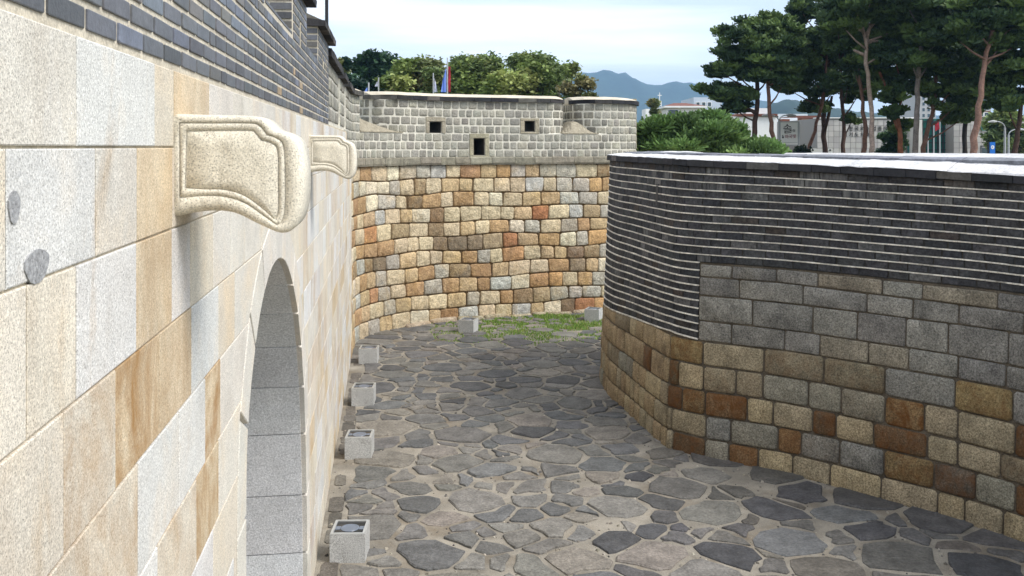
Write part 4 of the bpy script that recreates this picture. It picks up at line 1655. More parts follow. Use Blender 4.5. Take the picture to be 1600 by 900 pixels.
FLAGC = [(5, srgb(116, 114, 110)), (4, srgb(108, 107, 105)), (2.5, srgb(100, 101, 102)), (1.8, srgb(126, 121, 114)), (1, srgb(88, 88, 89))]
flags, flag_polys = [], []
for k, (x, y, rr) in enumerate(sites):
    ga = grass_amt(x, y)
    if ga > 0.3 and random.random() < ga * 0.55:
        continue
    gap = random.choice((0.010, 0.016, 0.024, 0.036)) + ga * random.uniform(0.02, 0.09)
    poly = [(x - 1.05, y - 0.75), (x + 1.05, y - 0.75), (x + 1.05, y + 0.75), (x - 1.05, y + 0.75)]
    d2 = (S[:, 0] - x) ** 2 + (S[:, 1] - y) ** 2
    for j in np.argsort(d2)[1:26]:
        dx, dy = S[j, 0] - x, S[j, 1] - y
        d = math.sqrt(dx * dx + dy * dy)
        t = d / 2 + (rr ** 2 - S[j, 2] ** 2) / (2 * d)
        nx, ny = dx / d, dy / d
        poly = clip(poly, nx, ny, nx * x + ny * y + t - gap)
        if len(poly) < 3:
            break
    if len(poly) >= 3 and y < 21.5:
        n_ = nrm
        # keep clear of the gutter strip by the gate wall
        poly = clip(poly, -n_[0], -n_[1], -(n_[0] * WX0 + n_[1] * 0) - 0.30)
    if len(poly) < 3:
        continue
    p = np.array(poly)
    ext = p.max(0) - p.min(0)
    ar = 0.5 * abs(np.dot(p[:, 0], np.roll(p[:, 1], -1)) - np.dot(p[:, 1], np.roll(p[:, 0], -1)))
    if ext.min() < 0.14 or ar < 0.05:
        continue
    # clip some corners, break the long edges, then let the whole outline wander
    q = []
    npt = len(p)
    for i in range(npt):
        a, b, c = p[i - 1], p[i], p[(i + 1) % npt]
        la, lc = np.linalg.norm(a - b), np.linalg.norm(c - b)
        ca = np.dot(a - b, c - b) / (la * lc + 1e-9)
        t = random.uniform(0.06, 0.24)
        if la > 0.14 and lc > 0.14 and (ca > -0.45 or random.random() < 0.4):
            q.append(b + (a - b) * t)
            q.append(b + (c - b) * random.uniform(0.06, 0.24))
        else:
            q.append(b + (p.mean(0) - b) * random.uniform(0, 0.08))
        if lc > 0.34:
            nrm2 = np.array((-(c - b)[1], (c - b)[0])) / lc
            inward = 1 if np.dot(nrm2, p.mean(0) - b) > 0 else -1
            q.append(b + (c - b) * random.uniform(0.4, 0.6) + nrm2 * inward * random.uniform(-0.012, 0.05))
    while len(q) > 12:
        dl = [np.linalg.norm(q[i] - q[(i + 1) % len(q)]) for i in range(len(q))]
        i = int(np.argmin(dl))
        q[i] = (q[i] + q[(i + 1) % len(q)]) / 2
        q.pop((i + 1) % len(q))
    q = np.array(q)
    q = q + 0.055 * np.stack([np.sin(q[:, 1] * 3.1 + 1.7 * np.sin(q[:, 0] * 1.9)), np.sin(q[:, 0] * 2.7 + 1.3 * np.sin(q[:, 1] * 2.3))], 1)
    c0 = q.mean(0)
    q = c0 + (q - c0) * (1 + RNG.uniform(-0.07, 0.045, len(q)))[:, None]
    flag_polys.append(q)
    h = random.uniform(0.012, 0.032)
    v = [(a, b, -0.02) for a, b in q]
    edge = np.linalg.norm(q - c0, axis=1)[:, None]
    in1 = q + (c0 - q) / edge * RNG.uniform(0.006, 0.016, len(q))[:, None]
    in2 = q + (c0 - q) / edge * RNG.uniform(0.018, 0.04, len(q))[:, None]
    tx, ty = random.uniform(-.02, .02), random.uniform(-.02, .02)
    v += [(a, b, h * random.uniform(0.55, 0.8)) for a, b in in1]
    v += [(a, b, h + tx * (a - c0[0]) + ty * (b - c0[1]) + random.uniform(-.002, .002)) for a, b in in2]
    n = len(q)
    area2 = np.dot(q[:, 0], np.roll(q[:, 1], -1)) - np.dot(q[:, 1], np.roll(q[:, 0], -1))
    f = [(r_ * n + i, r_ * n + (i + 1) % n, (r_ + 1) * n + (i + 1) % n, (r_ + 1) * n + i) for r_ in (0, 1) for i in range(n)] + [tuple(2 * n + i for i in range(n))]
    if area2 < 0:
        f = [t[::-1] for t in f]
    cc = choose(FLAGC)
    if random.random() < np.interp(x, [1.2, 3.2], [0.0, 0.85]):  # darker stone toward the right wall, with the wall's shade painted in too
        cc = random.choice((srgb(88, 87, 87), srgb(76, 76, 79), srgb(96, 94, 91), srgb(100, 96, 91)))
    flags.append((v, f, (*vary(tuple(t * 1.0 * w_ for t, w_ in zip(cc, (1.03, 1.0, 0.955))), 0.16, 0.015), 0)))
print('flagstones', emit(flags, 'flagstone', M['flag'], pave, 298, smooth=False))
# small edging stones in the gutter along the gate wall
ed = []
y = 9.0
while y < 22:
    w = random.uniform(0.25, 0.6)
    if random.random() < 0.55:
        po = octo(gs(y), gs(y + w), -0.12 + random.uniform(0, .03), 0.12 + random.uniform(-.03, .03), 0.03, 0.04, 0.012)
        v, f = [], []
        for dz in (-0.02, random.uniform(0.004, 0.014)):
            for a, b in po:
                q = GP.P(a, 0, 0.16 + b)
                v.append((q[0], q[1], dz))
        n = 8
        f = [(i, n + i, n + (i + 1) % n, (i + 1) % n) for i in range(n)] + [tuple(n + i for i in range(n))[::-1]]
        ed.append((v, f, (*vary(srgb(112, 106, 97, 0.8), 0.2, 0.02), 0)))
    y += w
emit(ed, 'edging_stone', M['flag'], pave, 60, smooth=False)


def fast_mesh(name, V, quads, cols, mat, parent=None, loc=(0, 0, 0), nv=4):
    V = np.asarray(V, np.float32) - np.asarray(loc, np.float32)
    me = bpy.data.meshes.new(name)
    n = len(quads)
    me.vertices.add(len(V))
    me.vertices.foreach_set('co', V.ravel())
    me.loops.add(n * nv)
    me.loops.foreach_set('vertex_index', np.asarray(quads, np.int32).ravel())
    me.polygons.add(n)
    me.polygons.foreach_set('loop_start', np.arange(0, n * nv, nv, dtype=np.int32))
    me.materials.append(mat)
    me.update(calc_edges=True)
    ca = me.color_attributes.new("col", 'FLOAT_COLOR', 'POINT')
    ca.data.foreach_set('color', np.asarray(cols, np.float32).ravel())
    o = bpy.data.objects.new(name, me)
    COL.objects.link(o)
    link_to(o, parent, loc)
    return o


def in_poly(pts, q):
    x, y = pts[:, 0], pts[:, 1]
    inside = np.zeros(len(pts), bool)
    n = len(q)
    for i in range(n):
        x0, y0 = q[i]
        x1, y1 = q[(i + 1) % n]
        cnd = ((y0 > y) != (y1 > y)) & (x < (x1 - x0) * (y - y0) / (y1 - y0 + 1e-12) + x0)
        inside ^= cnd
    return inside


# grit and small chips lying in the joints
cp = np.stack([RNG.uniform(-3.2, 7.5, 5200), RNG.uniform(9.5, 24.0, 5200)], 1)
ok_ = np.array([left_x(y) + 0.05 < x < right_x(y) + 0.1 for x, y in cp])
ins = np.zeros(len(cp), bool)
for q in flag_polys:
    ins |= in_poly(cp, q)
cp = cp[ok_ & ~ins]
mb = MB()
for (x, y) in cp[:1500]:
    r = random.uniform(0.007, 0.024) * (1.5 if random.random() < 0.12 else 1)
    n_ = 5
    a0 = random.uniform(0, 6)
    ring = [(x + r * random.uniform(.7, 1.2) * math.cos(a0 + 2 * math.pi * k / n_), y + r * random.uniform(.7, 1.2) * math.sin(a0 + 2 * math.pi * k / n_)) for k in range(n_)]
    v = [(a, b, -0.002) for a, b in ring] + [(x + (a - x) * 0.6, y + (b - y) * 0.6, r * random.uniform(0.4, 0.8)) for a, b in ring]
    mb.add(v, [(k, (k + 1) % n_, n_ + (k + 1) % n_, n_ + k) for k in range(n_)] + [tuple(n_ + k for k in range(n_))], (*vary(random.choice((srgb(120, 114, 104), srgb(150, 142, 128), srgb(92, 88, 84), srgb(168, 160, 146))), 0.2), 0))
o = mb.build('grit', M['flag'], pave)
o["kind"] = 'stuff'

# grass between the stones at the foot of the bastion
gp = []
clumps = Noise1(9, 0.5)
for _ in range(110000):
    x, y = random.uniform(-2.6, 4.0), random.uniform(22.6, 28.4)
    a = grass_amt(x, y)
    pn = 0.5 + 0.5 * clumps(x * 1.3 + 3.7 * clumps(y))
    if random.random() < a * max(0.05, pn * 1.3 - 0.05) * 0.85:
        gp.append((x, y, a))
for _ in range(500):          # a few weeds along the foot of the wall
    x = random.uniform(-2.4, 3.5)
    gp.append((x, back_y(x) - random.uniform(0.05, 0.3), 0.4))
gp = np.array(gp)
ins = np.zeros(len(gp), bool)
for q in flag_polys:
    if q[:, 1].max() > 22:
        ins |= in_poly(gp[:, :2], q)
gp = gp[~ins]
n = len(gp)
ang = RNG.uniform(0, 2 * math.pi, n)
h = RNG.uniform(0.03, 0.085, n) * (0.55 + 0.75 * gp[:, 2])
w = RNG.uniform(0.010, 0.02, n)
lean = RNG.uniform(0.0, 0.7, n) * h
la = RNG.uniform(0, 2 * math.pi, n)
base = np.stack([gp[:, 0], gp[:, 1], np.full(n, -0.005)], 1)
dx = np.stack([np.cos(ang) * w, np.sin(ang) * w, np.zeros(n)], 1)
tip = base + np.stack([np.cos(la) * lean, np.sin(la) * lean, h], 1)
V = np.stack([base - dx, base + dx, tip + dx * 0.15, tip - dx * 0.15], 1).reshape(-1, 3)
gc = np.array([srgb(108, 140, 62, 1.1), srgb(130, 152, 76, 1.1), srgb(96, 126, 54, 1.1), srgb(160, 158, 98, 1.1)])
ci = RNG.choice(4, n, p=[.4, .25, .25, .1])
cc = np.concatenate([gc[ci] * RNG.uniform(0.8, 1.2, (n, 1)), np.zeros((n, 1))], 1)
o = fast_mesh('grass', V, np.arange(n * 4).reshape(-1, 4), np.repeat(cc, 4, 0), M['grass'], None, (0.8, 26, 0))
o["kind"] = 'stuff'
o["label"] = "patchy green grass growing between stones at the bastion foot"
print('grass', n)

# ================================================================== FLOODLIGHT BOXES
BW, BH = 0.425, 0.345
box_meshes = {}


def light_box(x, y, rz, label, k=0):
    root = empty('floodlight_box', (x, y, 0), label, 'light box', 'granite floodlight boxes on the paving')
    if not box_meshes:
        t = 0.028
        hw = BW / 2
        mb = MB()       # granite shell, open at the top
        v = []
        for z, q in ((0, hw), (BH, hw), (BH, hw - t), (BH - 0.05, hw - t)):
            v += [(-q, -q, z), (q, -q, z), (q, q, z), (-q, q, z)]
        f = []
        for r_ in range(3):
            for i in range(4):
                f.append((r_ * 4 + i, r_ * 4 + (i + 1) % 4, (r_ + 1) * 4 + (i + 1) % 4, (r_ + 1) * 4 + i))
        f += [(3, 2, 1, 0), (12, 13, 14, 15)]
        box_meshes['housing'] = mesh_data('housing', v, f, M['box_granite'], (0.86, 0.86, 0.86, 0))
        a, b = hw - 0.004, hw - 0.036
        z0 = BH + 0.001
        v, f = [], []
        for z, q in ((z0, hw - 0.003), (z0 + 0.009, hw - 0.005), (z0 + 0.009, b), (z0 - 0.012, b)):
            v += [(-q, -q, z), (q, -q, z), (q, q, z), (-q, q, z)]
        for r_ in range(3):
            for i in range(4):
                f.append((r_ * 4 + i, r_ * 4 + (i + 1) % 4, (r_ + 1) * 4 + (i + 1) % 4, (r_ + 1) * 4 + i))
        box_meshes['rim'] = mesh_data('rim', v, f, M['steel_trim'])
        q, z = hw - 0.037, BH - 0.008
        v, f = box_vf(-q, q, -q, q, z - 0.02, z)
        box_meshes['glass_cover'] = mesh_data('glass_cover', v, f, M['black_glass'])
        v, f = [], []
        rings = [(0.115, z + 0.001), (0.112, z + 0.005), (0.09, z + 0.006), (0.085, z + 0.003), (0.04, z + 0.002)]
        for r_, zz in rings:
            for k_ in range(20):
                t_ = 2 * math.pi * k_ / 20
                v.append((r_ * math.cos(t_), r_ * math.sin(t_), zz))
        for r_ in range(len(rings) - 1):
            for k_ in range(20):
                f.append((r_ * 20 + k_, r_ * 20 + (k_ + 1) % 20, (r_ + 1) * 20 + (k_ + 1) % 20, (r_ + 1) * 20 + k_))
        f.append(tuple((len(rings) - 1) * 20 + k_ for k_ in range(20)))
        box_meshes['lamp'] = mesh_data('lamp', v, f, M['lamp_lens'])
        v, f = box_vf(-0.03, 0.03, -0.05, 0.05, z + 0.0008, z + 0.003)
        box_meshes['bracket_plate'] = mesh_data('bracket_plate', v, f, M['lamp_lens'])
    for nm_, me in box_meshes.items():
        for off in ((-0.145, 0.145) if nm_ == 'bracket_plate' else (0,)):
            o = bpy.data.objects.new(nm_, me)
            COL.objects.link(o)
            o.parent = root
            o.location = (off, 0, 0)
    gl = [c for c in root.children if c.name.startswith('glass_cover')][0]
    for c in root.children:
        if c.name.startswith('lamp') or c.name.startswith('bracket_plate'):
            c.parent = gl
    root.rotation_euler = (0, 0, rz)


def boxpos(u, v_):
    Y = EYE * F / (v_ - 230)
    return ((u - 800) / F * (Y + BW / 2), Y + BW / 2)


for (u, v_, rz, lb) in ((547, 880, 1, "granite floodlight box nearest the viewer beside the gate wall"),
                        (562, 718, 2, "second nearest granite floodlight box along the gate wall"),
                        (568.5, 635, 2, "third granite floodlight box along the gate wall, counting from nearest"),
                        (576.5, 569, 2, "small granite floodlight box at the far end of the gate wall"),
                        (732, 521, -16, "granite floodlight box at the bastion foot beside the edge of the grass"),
                        (927.5, 503, -20, "granite floodlight box in the grass near the barbican wall end")):
    x, y = boxpos(u, v_)
    light_box(x, y, R(rz), lb)


# ================================================================== TREES
def leaf_cloud(cent, size, aspect, up, cols, rng):
    """quads round centres: returns V (n*4,3), quads, colours"""
    n = len(cent)
    nv = rng.normal(size=(n, 3))
    nv /= np.linalg.norm(nv, axis=1)[:, None]
    nv[:, 2] = np.abs(nv[:, 2])
    nv = nv * (1 - up) + np.array((0, 0, 1)) * up
    nv /= np.linalg.norm(nv, axis=1)[:, None]
    a = np.cross(nv, rng.normal(size=(n, 3)))
    a /= np.linalg.norm(a, axis=1)[:, None] + 1e-9
    b = np.cross(nv, a)
    s = size * rng.uniform(0.7, 1.35, (n, 1))
    a, b = a * s, b * s * aspect
    V = np.stack([cent - a, cent - b * 0.9 + a * 0.1, cent + a, cent + b * 0.9 + a * 0.1], 1).reshape(-1, 3)
    return V, np.arange(n * 4).reshape(-1, 4), np.repeat(cols, 4, 0)


def ellip_points(c, r, n, rng, shell=0.55):
    d = rng.normal(size=(n, 3))
    d /= np.linalg.norm(d, axis=1)[:, None]
    t = rng.uniform(shell ** 3, 1, (n, 1)) ** (1 / 3)
    return np.asarray(c) + d * t * np.asarray(r)


def broad_tree(u, v_top, w_px, Y, pal, label, seed, name='broadleaf_tree', dens=1.0, leaf=0.135, v_bot=150, blobs=None, trunk_r=0.22):
    rng = np.random.default_rng(seed)
    rnd = random.Random(seed)
    base = at(u, 230, Y)
    base[2] = -0.06
    root = empty(name, tuple(base), label, 'tree', 'broadleaf trees behind the bastion')
    WORLD_LOC[root.name] = base
    top = at(u, v_top, Y)[2]
    wr = w_px / F * Y / 2
    H = top
    cb = H * 0.30
    # lobes of the crown
    lobes = []
    nl = int((blobs or 26) * 1.5)
    for k in range(nl):
        t = rnd.random() ** 0.6
        z = cb + (H - cb) * (0.06 + 0.94 * t)
        prof = math.sin(math.pi * min(0.96, 0.22 + 0.62 * (z - cb) / (H - cb))) ** 0.7
        a = rnd.uniform(0, 2 * math.pi)
        rr_ = wr * prof * math.sqrt(rnd.random()) * 0.9
        br_ = wr * rnd.uniform(0.26, 0.46)
        lobes.append(((base[0] + rr_ * math.cos(a), Y + rr_ * math.sin(a) * 0.8, min(z, H - br_ * rnd.uniform(0.55, 1.1))), (br_, br_, br_ * 0.75)))
    cs, cl = [], []
    for c, r in lobes:
        nn_ = int(1050 * dens * (r[0] / 1.0) ** 1.6)
        p = ellip_points(c, r, nn_, rng, 0.35)
        # thin sprays on the edge
        m = int(nn_ * 0.30)
        e = ellip_points(c, tuple(x * 1.5 for x in r), m, rng, 0.6)
        keep = np.sin(e[:, 0] * 7.0 + k) * np.sin(e[:, 1] * 7.0) * np.sin(e[:, 2] * 8.0 + 1.7 * k) > -0.05
        p = np.concatenate([p, e[keep]])
        tone = rnd.uniform(0.75, 1.25)
        k = rnd.randrange(len(pal))
        col = np.array(pal[k])[None] * tone * rng.uniform(0.75, 1.3, (len(p), 1))
        cs.append(p)
        cl.append(col)
    C_ = np.concatenate(cs)
    CL = np.concatenate([np.concatenate(cl), np.zeros((len(C_), 1))], 1)
    V, Q, K = leaf_cloud(C_, leaf, 0.62, 0.35, CL, rng)
    fast_mesh('crown', V, Q, K, M['leaf'], root, tuple(base))
    mb = MB()
    fork = np.array((base[0], Y, cb * 0.9))
    mb.tube([base, base * 0.5 + fork * 0.5 + np.array((0.08, 0, 0)), fork, (base[0], Y, cb + (H - cb) * 0.5)], [trunk_r, trunk_r * 0.85, trunk_r * 0.75, trunk_r * 0.3], 8, srgb(92, 80, 68, 0.8))
    for c, r in lobes[:: 2]:
        m_ = fork * 0.45 + np.array(c) * 0.55 - np.array((0, 0, 0.3))
        mb.tube([fork, m_, c], [trunk_r * 0.4, trunk_r * 0.22, 0.03], 5, srgb(92, 80, 68, 0.8))
    mb.build('trunk', M['bark_red'], root, True, tuple(base))
    return root


G_DARK = [srgb(52, 78, 54, 0.8), srgb(62, 92, 60, 0.8), srgb(44, 70, 52, 0.8)]
G_MID = [srgb(108, 126, 72, 1.05), srgb(122, 138, 78, 1.05), srgb(96, 112, 66, 1.05), srgb(130, 136, 82, 1.05)]
G_YEL = [srgb(128, 144, 78, 1.05), srgb(112, 130, 70, 1.05), srgb(142, 150, 88, 1.05)]
G_OLV = [srgb(112, 118, 72, 1.05), srgb(124, 118, 80, 1.05), srgb(102, 112, 68, 1.05)]
broad_tree(584, 84, 76, 74, G_DARK, "dark green round tree standing left of the yellower trees behind the bastion", 1, dens=1.0, leaf=0.22)
broad_tree(533, 92, 40, 66, G_DARK + G_OLV[:1], "dark green tree partly hidden by the stepped wall end at far left", 2, leaf=0.2)
broad_tree(556, 118, 60, 58, G_DARK, "low dark bushy tree in front of the round dark tree", 13, leaf=0.18, blobs=16)
broad_tree(652, 92, 92, 50, G_OLV + G_YEL, "olive and yellowish green tree behind the left half of the battlements", 3)
broad_tree(618, 120, 78, 44, G_YEL, "low yellowish green tree just above the left end of the battlement", 4, leaf=0.14, blobs=18)
broad_tree(742, 88, 112, 52, G_MID, "broad mid green tree behind the blue and red flag", 5, blobs=32)
broad_tree(690, 104, 70, 46, G_MID + G_OLV[:1], "mid green tree just behind the narrow flags", 14, blobs=20)
broad_tree(832, 84, 92, 50, G_MID, "tallest mid green tree with loose crown behind the battlement's right half", 6, blobs=28)
broad_tree(878, 100, 70, 53, G_MID + G_OLV[:1], "loose airy tree between the tallest tree and the turret", 7, blobs=20, dens=0.8)
broad_tree(790, 112, 80, 47, G_YEL, "light green tree filling the dip between the two larger trees", 15, blobs=18)
broad_tree(712, 112, 110, 57, G_YEL + G_MID, "wide pale green tree filling in behind the narrow flags", 16, blobs=26)
broad_tree(636, 112, 70, 56, G_OLV + G_MID, "olive tree between the round dark tree and the flags", 17, blobs=20)
broad_tree(862, 112, 90, 58, G_MID, "green tree filling in behind the turret gap", 18, blobs=22)
broad_tree(903, 118, 56, 46, [srgb(96, 140, 56, 0.8)] + G_OLV, "small bright green and brownish tree beside the mountain", 8, leaf=0.13, blobs=16)


N_DARK = [srgb(58, 76, 42, 1.2), srgb(48, 66, 40, 1.2), srgb(70, 88, 46, 1.2), srgb(80, 98, 50, 1.2)]


def pine(trunk_px, pads, Y, label, seed, bark, w_px=14, pal=N_DARK, dens=1.0, tuft=0.24, thin=0.24, extra=(), name='pine_tree', group='tall pines beyond the barbican wall'):
    """trunk_px: [(u, v)] upward; pads: [(u, v, ru, rv)] foliage shelves in photo pixels at the tree's own depth"""
    rng = np.random.default_rng(seed)
    rnd = random.Random(seed)
    pts = [at(u, v, Y + rnd.uniform(-0.2, 0.2)) for u, v in trunk_px]
    b0 = pts[0] + (pts[0] - pts[1]) * ((pts[0][2] + 0.06) / max(0.3, (pts[1][2] - pts[0][2])))
    b0 = np.array((pts[0][0] + (b0[0] - pts[0][0]) * 0.3, pts[0][1], -0.06))
    root = empty(name, tuple(b0), label, 'tree', group)
    WORLD_LOC[root.name] = b0
    w_px = w_px * 0.64
    r0 = w_px / F * Y / 2
    allp = [b0] + pts
    mb = MB()
    rad = [r0 * 1.15] + [r0 * (1 - 0.55 * i / len(pts)) for i in range(len(pts))]
    cat_ = []
    for i in range(len(allp) - 1):
        for k in range(3):
            t = k / 3
            cat_.append((allp[i] * (1 - t) + allp[i + 1] * t, rad[i] * (1 - t) + rad[i + 1] * t))
    cat_.append((allp[-1], rad[-1]))
    wob = [p + np.array((rnd.uniform(-1, 1), rnd.uniform(-1, 1), 0)) * 0.05 for p, _ in cat_]
    mb.tube(wob, [r * rnd.uniform(0.92, 1.08) for _, r in cat_], 9, bark)
    for ex in extra:
        e = [at(u, v, Y) for u, v in ex]
        mb.tube(e, [r0 * 0.75 * (1 - 0.6 * i / len(e)) for i in range(len(e))], 7, bark)
    cs, cl, tl = [], [], []
    for (u, v, ru, rv) in pads:
        dep = Y + rnd.uniform(-1, 1) * ru / F * Y * 0.9
        c = at(u, v, dep)
        rx, rz = ru / F * Y, rv / F * Y
        # limb from the trunk
        k = int(np.argmin([abs((p[2] + 1.0) - c[2]) for p, _ in cat_[3:]])) + 3
        s_ = cat_[k][0]
        m_ = (s_ + c) / 2 + np.array((0, 0, -0.15))
        mb.tube([s_, m_, c - np.array((0, 0, rz * 0.4))], [min(0.08, r0 * 0.4), 0.045, 0.02], 5, bark)
        ru, rv = ru * 1.2, rv * 1.2
        rx, rz = ru / F * Y, rv / F * Y
        sub = 5 + int(rx * 5.8)
        for q in range(sub):
            a = rnd.uniform(0, 2 * math.pi)
            t = math.sqrt(rnd.random())
            sc_ = rnd.uniform(0.26, 0.50)
            cc_ = c + np.array((math.cos(a) * rx * t * 0.85, math.sin(a) * rx * t * 0.8, rz * (rnd.uniform(-0.7, 0.7) + 0.35 * (1 - t))))
            rr_ = (rx * sc_, rx * sc_, max(0.16, rz * 0.42))
            nn_ = int(210 * dens * max(0.5, (rr_[0] / 0.8)) ** 1.7)
            p = ellip_points(cc_, rr_, nn_, rng, 0.2)
            k_ = rnd.randrange(len(pal))
            tone = rnd.uniform(0.8, 1.25)
            col = np.array(pal[k_])[None] * tone * rng.uniform(0.8, 1.25, (nn_, 1))
            cs.append(p)
            cl.append(col)
    C_ = np.concatenate(cs)
    CL = np.concatenate([np.concatenate(cl), np.zeros((len(C_), 1))], 1)
    Vs, Ks = [], []
    n = len(C_)
    for rep in range(2):
        d = rng.normal(size=(n, 3))
        d[:, 2] = np.abs(d[:, 2]) * 0.9 + 0.15
        d /= np.linalg.norm(d, axis=1)[:, None]
        sd = np.cross(d, rng.normal(size=(n, 3)))
        sd /= np.linalg.norm(sd, axis=1)[:, None] + 1e-9
        L_ = tuft * rng.uniform(0.7, 1.3, (n, 1))
        w = L_ * thin
        Vs.append(np.stack([C_ - sd * w * 0.5, C_ + sd * w * 0.5, C_ + d * L_ + sd * w, C_ + d * L_ - sd * w], 1).reshape(-1, 3))
        Ks.append(np.repeat(CL, 4, 0))
    V = np.concatenate(Vs)
    fast_mesh('crown', V, np.arange(len(V)).reshape(-1, 4), np.concatenate(Ks), M['needle'], root, tuple(b0))
    mb.build('trunk', M['bark_red'], root, True, tuple(b0))
    return root


RED = srgb(126, 94, 80, 0.8)
DKR = srgb(92, 70, 60, 0.75)
GRB = srgb(120, 104, 94, 0.75)
pine([(1178, 242), (1181, 190), (1184, 143), (1186, 95), (1190, 55)],
     [(1190, 42, 36, 13), (1150, 62, 30, 13), (1215, 62, 36, 14), (1135, 86, 22, 10), (1180, 88, 40, 14), (1150, 112, 42, 10), (1200, 118, 34, 11), (1128, 112, 24, 6),
      (1140, 150, 36, 12), (1120, 142, 26, 7), (1150, 168, 20, 9), (1225, 95, 24, 12)], 50, "leftmost tall pine with dark trunk and a low drooping branch", 21, DKR, 13,
     extra=[[(1184, 150), (1172, 148), (1150, 152)], [(1182, 178), (1170, 170), (1152, 168)]])
pine([(1212, 244), (1207, 205), (1202, 165), (1199, 120), (1198, 80)],
     [(1215, 48, 28, 12), (1230, 75, 30, 12), (1190, 72, 26, 11), (1235, 108, 24, 11), (1205, 100, 28, 10), (1222, 132, 22, 7)], 49, "slim reddish pine leaning left beside the leftmost pine", 22, RED, 12)
pine([(1263, 238), (1273, 205), (1284, 165), (1290, 130), (1292, 70)],
     [(1275, 30, 34, 16), (1255, 62, 28, 13), (1290, 60, 32, 14), (1250, 95, 26, 12), (1268, 120, 30, 11), (1238, 140, 22, 8), (1280, 145, 22, 9), (1255, 18, 24, 10)], 54,
     "thin pine trunk leaning right in front of the brick building", 23, RED, 10)
pine([(1289, 240), (1287, 200), (1286, 165), (1290, 125), (1295, 70)],
     [(1300, 15, 40, 14), (1320, 45, 36, 15), (1280, 85, 30, 13), (1310, 105, 30, 13), (1300, 140, 30, 12), (1282, 168, 24, 8), (1275, 0, 30, 12)], 56,
     "forked dark pine between the brick building and the grey hall", 24, DKR, 13, extra=[[(1288, 205), (1295, 180), (1300, 150)]])
pine([(1318, 240), (1318, 200), (1316, 150), (1312, 100)],
     [(1320, 70, 34, 15), (1340, 100, 28, 13), (1325, 130, 26, 12), (1310, 30, 30, 14), (1338, 150, 24, 10), (1330, 188, 12, 5)], 52, "straight dark thin pine covering the start of the wall lettering", 25, DKR, 11)
pine([(1349, 240), (1351, 205), (1348, 160), (1344, 106)],
     [(1345, 60, 34, 16), (1360, 90, 30, 14), (1335, 105, 24, 12), (1372, 120, 28, 12), (1350, 20, 34, 15)], 49, "reddish broken topped pine left of the pale twisted pine", 26, RED, 12)
pine([(1363, 240), (1361, 205), (1360, 150), (1354, 100), (1353, 65), (1343, 35)],
     [(1340, 18, 40, 13), (1375, 20, 40, 14), (1390, 70, 36, 15), (1320, 40, 30, 12), (1360, 0, 50, 14), (1400, 40, 36, 16)], 46,
     "pale twisted pine with bare forked upper branches", 27, srgb(162, 142, 130, 0.95), 13,
     extra=[[(1353, 68), (1358, 45), (1362, 38)], [(1349, 48), (1335, 44), (1322, 43)], [(1354, 68), (1364, 64), (1376, 65)], [(1351, 86), (1342, 82), (1334, 78)], [(1347, 42), (1352, 38), (1364, 38)]])
pine([(1408, 241), (1404, 205), (1398, 165), (1403, 130), (1413, 105)],
     [(1400, 90, 40, 18), (1380, 130, 30, 14), (1425, 120, 30, 14), (1410, 150, 26, 12), (1395, 180, 18, 8), (1405, 200, 14, 8), (1420, 60, 44, 18)], 48,
     "orange barked pine splitting into a wide V", 28, srgb(150, 96, 70, 0.8), 13, extra=[[(1399, 168), (1388, 145), (1374, 112)]])
pine([(1431, 242), (1432, 190), (1434, 140), (1438, 90), (1440, 45)],
     [(1440, 25, 50, 17), (1465, 60, 40, 16), (1420, 8, 46, 15), (1450, 95, 36, 15), (1425, 95, 26, 14), (1470, 20, 44, 16)], 45, "grey straight trunked pine right of the wide V pine", 29, srgb(132, 122, 116, 0.8), 15,
     extra=[[(1437, 70), (1424, 58), (1412, 44)]])
pine([(1441, 242), (1447, 210), (1456, 180), (1461, 150), (1462, 120)],
     [(1465, 115, 34, 14), (1485, 140, 34, 11), (1450, 140, 22, 10), (1490, 165, 30, 9), (1500, 185, 20, 8), (1478, 90, 36, 15)], 47, "reddish pine bending right in front of the green glass hall", 30, RED, 12)
pine([(1507, 244), (1508, 200), (1509, 150), (1511, 100)],
     [(1510, 80, 44, 18), (1530, 115, 36, 15), (1495, 115, 34, 14), (1520, 145, 32, 12), (1505, 30, 50, 18), (1535, 55, 40, 16), (1515, 172, 24, 9)], 53, "dark straight pine between the glass hall and the thick red pine", 31, srgb(60, 54, 50, 0.75), 12)
pine([(1519, 246), (1525, 200), (1531, 150), (1538, 105), (1545, 70), (1551, 45)],
     [(1555, 25, 46, 16), (1520, 35, 40, 14), (1585, 35, 40, 14), (1560, 70, 36, 14), (1545, 5, 50, 14), (1590, 65, 30, 12), (1500, 60, 30, 12)], 42, "thick reddish pine leaning right with bright red upper trunk", 32, srgb(144, 112, 98, 0.9), 17)
pine([(1584, 246), (1590, 205), (1596, 165), (1604, 120)],
     [(1600, 95, 44, 16), (1580, 120, 34, 13), (1610, 130, 36, 14), (1560, 140, 34, 12), (1575, 165, 24, 9), (1620, 60, 44, 18), (1590, 20, 44, 14)], 44, "dark pine at the right edge beside the street lamps", 33, DKR, 14)
